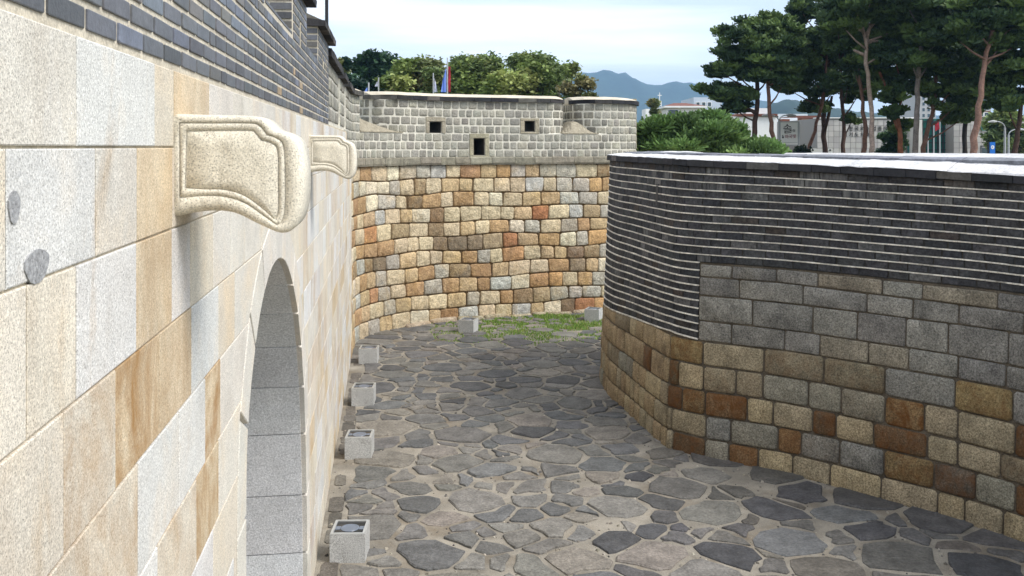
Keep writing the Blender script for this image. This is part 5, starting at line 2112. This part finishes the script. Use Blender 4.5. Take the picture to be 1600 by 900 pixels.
# low spreading pine behind the barbican wall
N_BRI = [srgb(116, 146, 82, 0.85), srgb(102, 132, 72, 0.85), srgb(132, 158, 94, 0.85), srgb(94, 120, 68, 0.85)]
pine([(1085, 270), (1080, 240), (1075, 215)],
     [(1028, 206, 22, 8), (1070, 200, 26, 6), (1108, 196, 24, 7), (1050, 214, 30, 8), (1100, 212, 32, 9), (1018, 222, 20, 9), (1138, 214, 18, 8), (1040, 232, 34, 9),
      (1085, 230, 34, 9), (1128, 230, 30, 8), (1165, 238, 28, 6), (1192, 242, 24, 5), (1150, 246, 40, 7), (1010, 240, 22, 10), (1060, 248, 40, 9), (1105, 248, 40, 9), (1210, 246, 18, 4)],
     31, "low spreading bright green pine just beyond the barbican wall", 40, DKR, 16, pal=N_BRI, dens=3.2, tuft=0.34, thin=0.085, name='spreading_pine', group=None)
# dark scrub of street trees further off
broad_tree(1165, 212, 60, 62, G_DARK, "sparse dark leaved shrub against the long white building", 41, dens=0.5, leaf=0.16, blobs=10, trunk_r=0.1)
broad_tree(1254, 226, 44, 52, [srgb(56, 72, 50, .8), srgb(46, 60, 44, .8)], "dark shrub under the white restaurant sign", 42, blobs=12, leaf=0.15, trunk_r=0.1)
broad_tree(1395, 204, 44, 58, [srgb(70, 96, 56, .8), srgb(56, 80, 48, .8)], "leafy shrub in front of the grey hall's wall lettering", 43, blobs=12, leaf=0.17, trunk_r=0.1)
broad_tree(1572, 172, 70, 75, G_MID, "light green tree showing through the pines at right", 44, blobs=14, leaf=0.22, trunk_r=0.15)
broad_tree(1018, 156, 30, 80, G_OLV, "small dull green tree beside the turret and the church cross", 45, blobs=12, leaf=0.24, trunk_r=0.12)


# ================================================================== BUILDINGS AND STREET THINGS BEYOND
def facade(root, u0, u1, v0, v1, Y, depth, col, name='wall', mat='paint'):
    a, b = at(u0, v0, Y), at(u1, v1, Y)
    o = box(name, a[0], b[0], Y, Y + depth, -0.06, a[2], M[mat], root, col)
    return a, b


def windows(root, lst, Y, frame_col=(0.75, 0.75, 0.75), glass='window_glass'):
    for (u0, u1, v0, v1) in lst:
        a, b = at(u0, v0, Y), at(u1, v1, Y)
        fr = MB()
        t = 0.09
        x0, x1, z1, z0 = a[0], b[0], a[2], b[2]
        fr.box(x0 - t, x0, Y - 0.08, Y + 0.02, z0 - t, z1 + t, frame_col)
        fr.box(x1, x1 + t, Y - 0.08, Y + 0.02, z0 - t, z1 + t, frame_col)
        fr.box(x0, x1, Y - 0.08, Y + 0.02, z1, z1 + t, frame_col)
        fr.box(x0, x1, Y - 0.08, Y + 0.02, z0 - t, z0, frame_col)
        o = fr.build('window', M['paint'], root)
        g = box('pane', x0 + 0.002, x1 - 0.002, Y - 0.03, Y + 0.01, z0 + 0.002, z1 - 0.002, M[glass], o)


def bld(name, u, Y, label, cat='building'):
    p = at(u, 230, Y)
    r = empty(name, (p[0], Y, -0.06), label, cat)
    WORLD_LOC[r.name] = np.array((p[0], Y, -0.06))
    return r


# grey stone clad hall
YH = 82.0
hall = bld('grey_hall', 1440, YH, "long grey stone panelled hall with wall lettering and green glass entrance")
facade(hall, 1277, 1432, 185, 240, YH, 14, srgb(110, 108, 104, .8), 'wall', 'panel_gap')
facade(hall, 1432, 1441, 187, 240, YH - 1.5, 15, srgb(226, 222, 214, .8), 'pale_pier')
facade(hall, 1489.5, 1640, 184, 240, YH - 1, 14, srgb(110, 108, 104, .8), 'wall', 'panel_gap')
glassbox = facade(hall, 1441, 1489, 185.5, 240, YH + 0.5, 12, (1, 1, 1), 'glass_wall', 'green_glass')
pv, pf = box_vf(0, 1, -0.05, 0.0, 0, 1)
panel_shared = {}


def panels(u0, u1, v0, v1, Y, nx, nz, skip=()):
    a, b = at(u0, v1, Y), at(u1, v0, Y)
    w, h = (b[0] - a[0]) / nx, (b[2] - a[2]) / nz
    key = (round(w, 3), round(h, 3))
    if key not in panel_shared:
        panel_shared[key] = mesh_data('stone_panel', [(x * (w - 0.035), y, z * (h - 0.035)) for x, y, z in pv], pf, M['panel_grey'])
    for i in range(nx):
        for j in range(nz):
            x, z = a[0] + i * w, a[2] + j * h
            pu, pv_ = proj((x + w / 2, Y, z + h / 2))
            if any(s_[0] < pu < s_[1] and s_[2] < pv_ < s_[3] for s_ in skip):
                continue
            o = bpy.data.objects.new('stone_panel', panel_shared[key])
            COL.objects.link(o)
            o.color = (*vary(random.choice((srgb(196, 192, 186, .9), srgb(188, 184, 178, .9), srgb(178, 174, 170, .9))), 0.06, 0.01), 1)
            link_to(o, hall, (x, Y, z))


panels(1277, 1432, 187, 240, YH - 0.002, 18, 6)
WINS = [(1532, 1541, 195, 205), (1552, 1562, 195, 205), (1574, 1584, 195, 205), (1599, 1608, 195, 205)]
panels(1490, 1640, 186, 240, YH - 1.002, 17, 6, [(w[0] - 3, w[1] + 3, w[2] - 3, w[3] + 3) for w in WINS] + [(1530, 1588, 227, 242)])
windows(hall, WINS, YH - 1.0, srgb(150, 148, 144, .8), 'green_glass')
windows(hall, [(1533, 1584, 229, 240)], YH - 1.0, srgb(90, 92, 94, .8))
windows(hall, [(1417, 1421, 226, 240)], YH - 0.05, srgb(120, 118, 114, .8), 'green_glass')
for k in range(7):                     # mullions of the glass wall
    x = at(1441 + 48 * k / 6, 230, YH + 0.5)[0]
    box('mullion', x - 0.05, x + 0.05, YH + 0.40, YH + 0.5, 0, at(0, 186, YH)[2], M['metal_dark'], hall)
for k in range(5):
    z = at(0, 190 + 11 * k, YH)[2]
    box('transom', at(1441, 0, YH + .5)[0], at(1489, 0, YH + .5)[0], YH + 0.43, YH + 0.499, z - 0.04, z + 0.04, M['metal_dark'], hall)
box('roof_edge', at(1276, 0, YH)[0], at(1432, 0, YH)[0], YH - 0.15, YH + 1, at(0, 185, YH)[2] + 0.002, at(0, 183.5, YH)[2], M['white_paint'], hall)
box('roof_edge', at(1489, 0, YH)[0], at(1641, 0, YH)[0], YH - 1.15, YH + 1, at(0, 184, YH)[2] + 0.07, at(0, 182, YH)[2], M['white_paint'], hall)


def text(name, body, u, v, Y, h_px, mat, parent, extr=0.02, rot=0.0, align='LEFT', sx=1.0):
    cu = bpy.data.curves.new(name, 'FONT')
    cu.body = body
    cu.size = h_px / F * Y * 1.15
    cu.extrude = extr
    cu.align_x = align
    cu.materials.append(M[mat])
    tmp = bpy.data.objects.new(name + '_curve', cu)
    COL.objects.link(tmp)
    dg = bpy.context.evaluated_depsgraph_get()
    me = bpy.data.meshes.new_from_object(tmp.evaluated_get(dg))
    bpy.data.objects.remove(tmp)
    bpy.data.curves.remove(cu)
    o = bpy.data.objects.new(name, me)
    COL.objects.link(o)
    p = at(u, v, Y)
    link_to(o, parent, p)
    o.rotation_euler = (R(90), R(rot), 0)
    o.scale = (sx, 1, 1)
    return o


for i, ch in enumerate("한국외식업중앙회"):
    text('lettering', ch, 1326 + 9.1 * i, 203.5, YH - 0.09, 6.6, 'lettering_dark', hall)
for i, ch in enumerate("경기도지회"):
    text('lettering', ch, 1317 + 9.1 * i, 213, YH - 0.09, 6.6, 'lettering_dark', hall)
text('lettering', "합", 1371, 213, YH - 0.09, 6.6, 'lettering_dark', hall)

# apartment towers far behind
for (nm_, us, vt, Y, lb) in (('apartment_tower', (1430, 1462), 128, 330, "grey apartment tower showing through the pines above the glass hall"),
                             ('apartment_tower', (1500, 1535), 120, 360, "pale apartment tower behind the thick red pine")):
    r = bld(nm_, sum(us) / 2, Y, lb)
    facade(r, us[0], us[1], vt, 230, Y, 14, srgb(196, 194, 192, .8))
    windows(r, [(us[0] + 3 + 8 * i, us[0] + 7 + 8 * i, vt + 5 + 9 * j, vt + 10 + 9 * j) for i in range(int((us[1] - us[0]) / 8)) for j in range(6)], Y, srgb(200, 198, 196, .8))
    box('roof_parapet', at(us[0], 0, Y)[0] - 0.3, at(us[1], 0, Y)[0] + 0.3, Y - 0.4, Y + 14, at(0, vt, Y)[2] + 0.01, at(0, vt - 2, Y)[2], M['paint'], r, srgb(180, 178, 176, .8))
r = bld('office_building', 1530, 150, "brown and glass office block behind the hall at right")
facade(r, 1527, 1548, 160, 230, 150, 10, srgb(146, 112, 98, .8))
windows(r, [(1529, 1536, 176, 186), (1538, 1546, 176, 186), (1529, 1536, 164, 172), (1538, 1546, 164, 172)], 150)

# white house with a brown hipped roof
Y = 120
r = bld('white_house', 1070, Y, "white house with brown hipped roof above the spreading pine")
facade(r, 1043, 1098, 167, 240, Y, 8, srgb(236, 234, 228, .9))
a, b = at(1041, 166, Y), at(1099, 166, Y)
rz0, rz1 = a[2] + 0.02, at(0, 159, Y)[2]
obj('roof', [(a[0] - .3, Y - 0.6, rz0), (b[0] + .3, Y - 0.6, rz0), (b[0] + .3, Y + 8.5, rz0), (a[0] - .3, Y + 8.5, rz0), (a[0] + 1.6, Y + 3.5, rz1), (b[0] - 1.6, Y + 3.5, rz1)],
    [(0, 1, 5, 4), (1, 2, 5), (2, 3, 4, 5), (3, 0, 4), (3, 2, 1, 0)], M['roof_brown'], r)
box('eave', a[0] - .35, b[0] + .35, Y - 0.65, Y + 8.6, rz0 - 0.22, rz0 - 0.005, M['white_paint'], r)
windows(r, [(1046, 1058, 173, 182)], Y, srgb(90, 110, 130, .8))
# church tower with a cross
Y = 135
r = bld('church_tower', 1032, Y, "small white church belfry topped by a thin cross")
mb = MB()
x = at(1032, 0, Y)[0]
zt = at(0, 170, Y)[2]
box('base', x - 0.35 - 1.8, x + 2.2, Y, Y + 4, -0.06, zt, M['white_paint'], r)
for k in range(4):
    z = zt + 0.01 + k * 0.28
    mb.box(x - 0.24, x + 0.24, Y + .5, Y + 1, z + 0.2, z + 0.27)
for sx in (-.24, .17):
    mb.box(x + sx, x + sx + 0.07, Y + 0.499, Y + 0.57, zt + 0.005, zt + 1.2)
mb.build('belfry', M['white_paint'], r)
mb = MB()
zc = zt + 1.21
mb.box(x - 0.045, x + 0.045, Y + .7, Y + .8, zc, at(0, 144, Y)[2])
zz = at(0, 148.5, Y)[2]
mb.box(x - 0.3, x - 0.047, Y + .7, Y + .8, zz - 0.05, zz + 0.05)
mb.box(x + 0.047, x + 0.3, Y + .7, Y + .8, zz - 0.05, zz + 0.05)
mb.build('cross', M['white_paint'], r)
r = bld('pale_block', 1098, 160, "pale blue grey flat roofed block behind the leftmost pine")
facade(r, 1084, 1128, 152, 240, 160, 12, srgb(206, 216, 228, .8))
windows(r, [(1088, 1093, 160, 166), (1097, 1102, 160, 166), (1106, 1111, 160, 166)], 160)
# long white building
Y = 88
r = bld('white_building', 1180, Y, "long white rendered building with maroon band behind the left pines")
facade(r, 1122, 1214, 182, 240, Y, 10, srgb(242, 242, 238, .92))
a, b = at(1150, 178, Y), at(1214, 182, Y)
box('roof_band', a[0], b[0], Y - 0.25, Y + 9, b[2] + 0.003, a[2], M['roof_brown'], r)
facade(r, 1166, 1200, 169, 178, Y + 4, 5, srgb(236, 236, 234, .9), 'roof_room')
windows(r, [(1187, 1190, 219, 226), (1213 - 10, 1213 - 6, 219, 226), (1150, 1156, 206, 212)], Y, srgb(60, 140, 130, .8))
r = bld('white_annex', 1215, 96, "white annex with glass front between the pine and the sign")
facade(r, 1205, 1246, 184, 240, 96, 8, srgb(222, 228, 232, .9))
windows(r, [(1221, 1227, 228, 235)], 96)
box('awning', at(1222, 0, 95)[0], at(1234, 0, 95)[0], 95, 96 - 0.09, at(0, 190, 95)[2], at(0, 186, 95)[2], M['roof_brown'], r)
r = bld('brick_building', 1260, 104, "pinkish brick building with brown roof right of the white sign")
facade(r, 1243, 1282, 185, 240, 104, 9, srgb(206, 160, 136, .8))
box('roof', at(1242, 0, 104)[0], at(1284, 0, 104)[0], 103.4, 113, at(0, 185, 104)[2] + 0.004, at(0, 181, 104)[2], M['roof_brown'], r)
windows(r, [(1248, 1251, 187, 191), (1266, 1276, 186, 200)], 104, srgb(170, 120, 100, .8))
box('canopy', at(1249, 0, 101)[0], at(1276, 0, 101)[0], 101, 103.9, at(0, 215, 101)[2], at(0, 203, 101)[2], M['metal_grey'], r)
r = bld('far_white_building', 1240, 170, "far flat white building under the green hill")
facade(r, 1206, 1262, 178, 235, 170, 10, srgb(214, 220, 226, .9))
windows(r, [(1212, 1216, 181, 184), (1230, 1234, 181, 184)], 170)

# restaurant sign on a post
Y = 56
r = bld('signboard', 1232, Y, "white vertical signboard with black brush lettering and small red words", 'sign')
a, b = at(1219.5, 191, Y), at(1246.5, 226, Y)
box('board', a[0], b[0], Y, Y + 0.25, b[2], a[2], M['white_paint'], r)
fr = MB()
fr.box(a[0] - .06, a[0] - .001, Y - .02, Y + .27, b[2] - .06, a[2] + .06)
fr.box(b[0] + .001, b[0] + .06, Y - .02, Y + .27, b[2] - .06, a[2] + .06)
fr.box(a[0], b[0], Y - .02, Y + .27, a[2] + .001, a[2] + .06)
fr.box(a[0], b[0], Y - .02, Y + .27, b[2] - .06, b[2] - .001)
fr.box(a[0] + .02, b[0] - .02, Y - .012, Y - .002, b[2] + 0.12, b[2] + 0.15)
fr.build('board_frame', M['metal_grey'], r)
x = at(1248, 0, Y)[0]
mb = MB()
mb.tube([(x + .05, Y + .12, -0.06), (x + .05, Y + .12, a[2])], 0.05, 8)
mb.build('post', M['metal_grey'], r)
text('lettering', "솔", 1223.5, 207.5, Y - 0.012, 14, 'lettering_dark', r, 0.008, -4)
text('lettering', "가정", 1233.5, 206, Y - 0.012, 4.4, 'lettering_dark', r, 0.008)
text('lettering', "마국빛", 1226.5, 216, Y - 0.012, 5.6, 'lettering_red', r, 0.008, -3)
mb = MB()
for (uu, vv, rr_) in ((1223.3, 214.5, 1.5), (1223.0, 211.6, 0.8)):
    c = at(uu, vv, Y)
    ring = [(c[0] + rr_ / F * Y * math.cos(t), Y - 0.012, c[2] + rr_ / F * Y * 1.1 * math.sin(t)) for t in np.linspace(0, 2 * math.pi, 11)[:-1]]
    mb.add([p for p in ring] + [(p[0], Y - 0.001, p[2]) for p in ring], [tuple(range(10))[::-1]] + [(i, (i + 1) % 10, 10 + (i + 1) % 10, 10 + i) for i in range(10)])
mb.build('pot_emblem', M['lettering_dark'], r)


def lamp(u, vt, Y, arms, label):
    r = bld('street_lamp', u, Y, label, 'street lamp')
    p = at(u, vt, Y)
    mb = MB()
    mb.tube([(p[0], Y, -0.06), (p[0], Y, p[2] * 0.5), (p[0], Y, p[2] - 0.3)], [0.12, 0.09, 0.06], 8)
    mb.build('pole', M['metal_grey'], r)
    for sx, ln in arms:
        mb = MB()
        pts = [(p[0], Y, p[2] - 0.32)] + [(p[0] + sx * ln * (1 - math.cos(t)), Y, p[2] - 0.32 + 0.4 * math.sin(t)) for t in np.linspace(0.2, math.pi / 2, 6)]
        mb.tube(pts, 0.035, 6)
        mb.build('arm', M['metal_grey'], r)
        e = pts[-1]
        mb = MB()
        mb.tube([e, (e[0] + sx * 0.25, Y, e[2] + 0.0), (e[0] + sx * 0.55, Y, e[2] - 0.03)], [0.05, 0.10, 0.05], 7)
        mb.build('lamp_head', M['metal_grey'], r)


lamp(1217, 182, 55, ((-1, 0.45), (1, 0.45)), "double armed grey street lamp beside the white signboard")
lamp(1570, 192, 58, ((-1, 0.5),), "single armed street lamp left of the pair before the grey hall")
lamp(1576, 204, 66, ((1, 0.6),), "shorter street lamp with arm curving right near the frame edge")
Y = 62
r = bld('banner_sign', 1551, Y, "blue upright banner with white round emblem before the grey hall", 'sign')
a, b = at(1547, 222, Y), at(1555, 250, Y)
box('banner', a[0], b[0], Y, Y + 0.1, b[2], a[2], M['blue_sign'], r)
mb = MB()
c = at(1551, 230, Y)
rr_ = 2.7 / F * Y
ring = [(c[0] + rr_ * math.cos(t), Y - 0.006, c[2] + rr_ * 1.15 * math.sin(t)) for t in np.linspace(0, 2 * math.pi, 15)[:-1]]
mb.add(ring + [(p[0], Y - 0.001, p[2]) for p in ring], [tuple(range(14))[::-1]] + [(i, (i + 1) % 14, 14 + (i + 1) % 14, 14 + i) for i in range(14)])
mb.build('emblem', M['lettering_white'], r)
text('lettering', "P", 1549.8, 231.6, Y - 0.012, 3.4, 'blue_sign', r, 0.003)
mb = MB()
mb.tube([(a[0] - .1, Y + .05, -0.06), (a[0] - .1, Y + .05, a[2])], 0.06, 6)
mb.build('post', M['metal_dark'], r)
# flag poles in front of the glass hall
for (u, vt, red) in ((1450, 196, False), (1459, 193, False), (1468.5, 186, True)):
    Y = 74
    r = bld('flag_pole', u, Y, {1450: "left bare flagpole before the green glass wall", 1459: "middle bare flagpole before the green glass wall", 1468.5: "flagpole with a limp red flag before the green glass wall"}[u], 'flagpole')
    p = at(u, vt, Y)
    mb = MB()
    mb.tube([(p[0], Y, -0.06), (p[0], Y, p[2])], [0.07, 0.045], 7)
    mb.build('pole', M['metal_grey'], r)
    if red:
        mb = MB()
        n_ = 6
        for i in range(n_):
            t = i / (n_ - 1)
            for s_ in range(4):
                mb.v.append((p[0] - 0.04 - 0.11 * s_, Y + 0.05 * math.sin(s_ * 2 + i), p[2] - 0.05 - 0.75 * t - 0.06 * s_))
                mb.c.append((1, 1, 1, 0))
        for i in range(n_ - 1):
            for s_ in range(3):
                mb.f.append((i * 4 + s_, i * 4 + s_ + 1, (i + 1) * 4 + s_ + 1, (i + 1) * 4 + s_))
        mb.build('flag_cloth', M['flag_red'], r, True)
# low white notice board
Y = 60
r = bld('white_board', 1283, Y, "low white board with two black dots under the pines", 'sign')
a, b = at(1266, 232, Y), at(1301, 242, Y)
box('board', a[0], b[0], Y, Y + 0.3, 0.4, a[2], M['white_paint'], r)
box('foot', a[0] + 0.1, a[0] + 0.3, Y + 0.05, Y + 0.25, -0.06, 0.398, M['metal_dark'], r)
box('foot', b[0] - 0.3, b[0] - 0.1, Y + 0.05, Y + 0.25, -0.06, 0.398, M['metal_dark'], r)
for uu in (1270, 1297):
    c = at(uu, 234.6, Y)
    mb = MB()
    ring = [(c[0] + 0.07 * math.cos(t), Y - 0.012, c[2] + 0.055 * math.sin(t)) for t in np.linspace(0, 2 * math.pi, 11)[:-1]]
    mb.add(ring + [(p[0], Y - 0.001, p[2]) for p in ring], [tuple(range(10))[::-1]] + [(i, (i + 1) % 10, 10 + (i + 1) % 10, 10 + i) for i in range(10)])
    mb.build('dot', M['lettering_dark'], r)


# flags standing behind the bastion
def hang_flag(u, vt, vf0, vf1, w_px, Y, sgn, label, cloth, border=None):
    r = bld('fortress_flag', u, Y, label, 'flag')
    p = at(u, vt, Y)
    mb = MB()
    mb.tube([(p[0], Y, -0.06), (p[0], Y, p[2])], [0.035, 0.025], 7)
    mb.build('pole', M['metal_grey'] if cloth != 'flag_white' else M['metal_grey'], r)
    z0, z1 = at(0, vf0, Y)[2], at(0, vf1, Y)[2]
    w = w_px / F * Y
    n_, m_ = 9, 7
    for nm_, k0, k1, mt in (('flag_cloth', 0, m_ - 1, cloth),):
        mb = MB()
        for i in range(n_):
            t = i / (n_ - 1)
            for s_ in range(m_):
                q = s_ / (m_ - 1)
                wd = w * q * (0.35 + 0.65 * t ** 0.7)
                mb.v.append((p[0] + sgn * (0.04 + wd), Y + 0.07 * math.sin(q * 9 + t * 2) * q, z0 + (z1 - z0) * t - 0.25 * q * (1 - t) * (z0 - z1)))
                mb.c.append((1, 1, 1, 0))
        for i in range(n_ - 1):
            for s_ in range(m_ - 1):
                mb.f.append((i * m_ + s_, i * m_ + s_ + 1, (i + 1) * m_ + s_ + 1, (i + 1) * m_ + s_))
        mb.build(nm_, M[mt], r, True)
    if border:
        mb = MB()
        for i in range(n_):
            t = i / (n_ - 1)
            for s_ in range(3):
                mb.v.append((p[0] + 0.035 + 0.045 * s_, Y + 0.03 * math.sin(s_ * 2 + i), z0 + (z1 - z0) * t))
                mb.c.append((1, 1, 1, 0))
        for i in range(n_ - 1):
            for s_ in range(2):
                mb.f.append((i * 3 + s_, i * 3 + s_ + 1, (i + 1) * 3 + s_ + 1, (i + 1) * 3 + s_))
        mb.build('red_border', M[border], r, True)


hang_flag(699, 90, 104, 144, 8, 36, -1, "tall blue flag with red edge hanging limp behind the battlement", 'flag_blue', 'flag_red')
hang_flag(677, 114, 122, 144, 5, 38, 1, "thin pale flag hanging left of the blue and red one", 'flag_white')
hang_flag(576, 129, 136, 154, 10, 30, -1, "light blue flag at the gap beside the wall end", 'flag_blue')
hang_flag(591.5, 121, 127, 135, 4, 40, -1, "tiny white flag above the left battlement end", 'flag_white')

# netting and its post above the gate wall
r = bld('netting_fence', 506, 14.4, "thin dark post with pale netting above the brick parapet", 'fence')
Yn = 14.4
xp = at(510.5, 0, Yn)[0]
mb = MB()
mb.tube([(xp, Yn, 5.33), (xp, Yn, 8.6)], 0.028, 8)
mb.build('post', M['metal_dark'], r)
mb = MB()
x0 = xp - 1.6
for k in range(33):
    x = x0 + 1.6 * k / 33
    mb.box(x - 0.0016, x + 0.0016, Yn - 0.002, Yn + 0.0, 6.35, 8.5)
for k in range(44):
    z = 6.35 + 2.15 * k / 44
    mb.box(x0, xp, Yn + 0.0005, Yn + 0.0025, z - 0.0016, z + 0.0016)
o = mb.build('net', M['lettering_white'], r)
o["kind"] = 'stuff'
mb = MB()
mb.tube([(x0, Yn, 5.33), (x0, Yn, 8.6)], 0.028, 8)
mb.build('post', M['metal_dark'], r)


# ================================================================== HILLS
def hill(name, ridge, Y0, Y1, seed, mat, label):
    """ridge: [(u, v)] of the skyline at depth Y1; slopes down to the plain at Y0 and beyond"""
    us = np.array([p[0] for p in ridge], float)
    vs = np.array([p[1] for p in ridge], float)
    nx, ny = 150, 26
    rng = np.random.default_rng(seed)
    xs = np.linspace((us[0] - 800) / F * Y1, (us[-1] - 800) / F * Y1, nx)
    ph = rng.uniform(0, 6.28, (8,))
    v, f = [], []
    for j in range(ny):
        t = j / (ny - 1)
        y = Y0 + (Y1 - Y0) * 1.5 * t
        for i, x in enumerate(xs):
            hr = EYE - (np.interp(x / Y1 * F + 800, us, vs) - 230) / F * Y1
            tt = (y - Y0) / (Y1 - Y0)
            prof = min(1.0, tt) ** 1.5 if tt <= 1 else math.cos((tt - 1) * math.pi) ** 2
            spur = 1 + (0.22 * math.sin(x / (Y1 * 0.035) + ph[0] + 2 * math.sin(tt * 3)) + 0.12 * math.sin(x / (Y1 * 0.013) + ph[1] + tt * 5) - 0.12) * math.sin(math.pi * min(1, tt))
            bump = 0.012 * (math.sin(x / (Y1 * 0.004) + ph[2] + j) + math.sin(x / (Y1 * 0.0023) + ph[3] + 2 * j))
            v.append((x, y, -1.0 + (hr + 1) * prof * spur * (1 + bump * min(1, tt * 2))))
    for j in range(ny - 1):
        for i in range(nx - 1):
            f.append((j * nx + i, j * nx + i + 1, (j + 1) * nx + i + 1, (j + 1) * nx + i))
    o = obj(name, v, f, mat, None, smooth=True)
    o["kind"] = 'structure'
    o["label"] = label
    return o


hill('mountain', [(100, 215), (300, 190), (480, 170), (640, 150), (760, 135), (860, 122), (908, 112.6), (928, 112), (947, 107.5), (961, 112), (971, 110.5), (985, 117), (1004, 127), (1025, 133.5), (1042, 128),
                  (1060, 127), (1078, 127), (1100, 133), (1124, 139), (1160, 147), (1200, 158), (1260, 165), (1350, 175), (1500, 180), (1800, 205)], 1500, 2500, 5, M['hill_far'],
     "forested blue mountain ridge far behind the turret and the pines")
hill('hill', [(1100, 225), (1150, 195), (1190, 172), (1208, 163), (1222, 156), (1235, 154), (1260, 160), (1300, 168), (1380, 178), (1480, 190), (1600, 205), (1750, 225)], 600, 900, 6, M['hill_far'],
     "lower green wooded hill between the pine trunks")

# ================================================================== HAZE
hm = bpy.data.materials.new('haze_air')
hm.use_nodes = True
nt = hm.node_tree
nt.nodes.clear()
mo = nt.nodes.new('ShaderNodeOutputMaterial')
pvn = nt.nodes.new('ShaderNodeVolumePrincipled')
pvn.inputs['Color'].default_value = (0.37, 0.63, 0.96, 1)
pvn.inputs['Density'].default_value = 0.00026
pvn.inputs['Anisotropy'].default_value = 0.2
nt.links.new(pvn.outputs[0], mo.inputs['Volume'])
hz = box('haze', -3700, 3700, -400, 3900, -2.2, 245, hm)
hz["kind"] = 'stuff'
hz["label"] = "thin bluish air in front of the distant mountain"
print('objects', len(bpy.data.objects), 'tris', sum(len(p.vertices) - 2 for o in bpy.data.objects if o.type == 'MESH' for p in o.data.polygons))
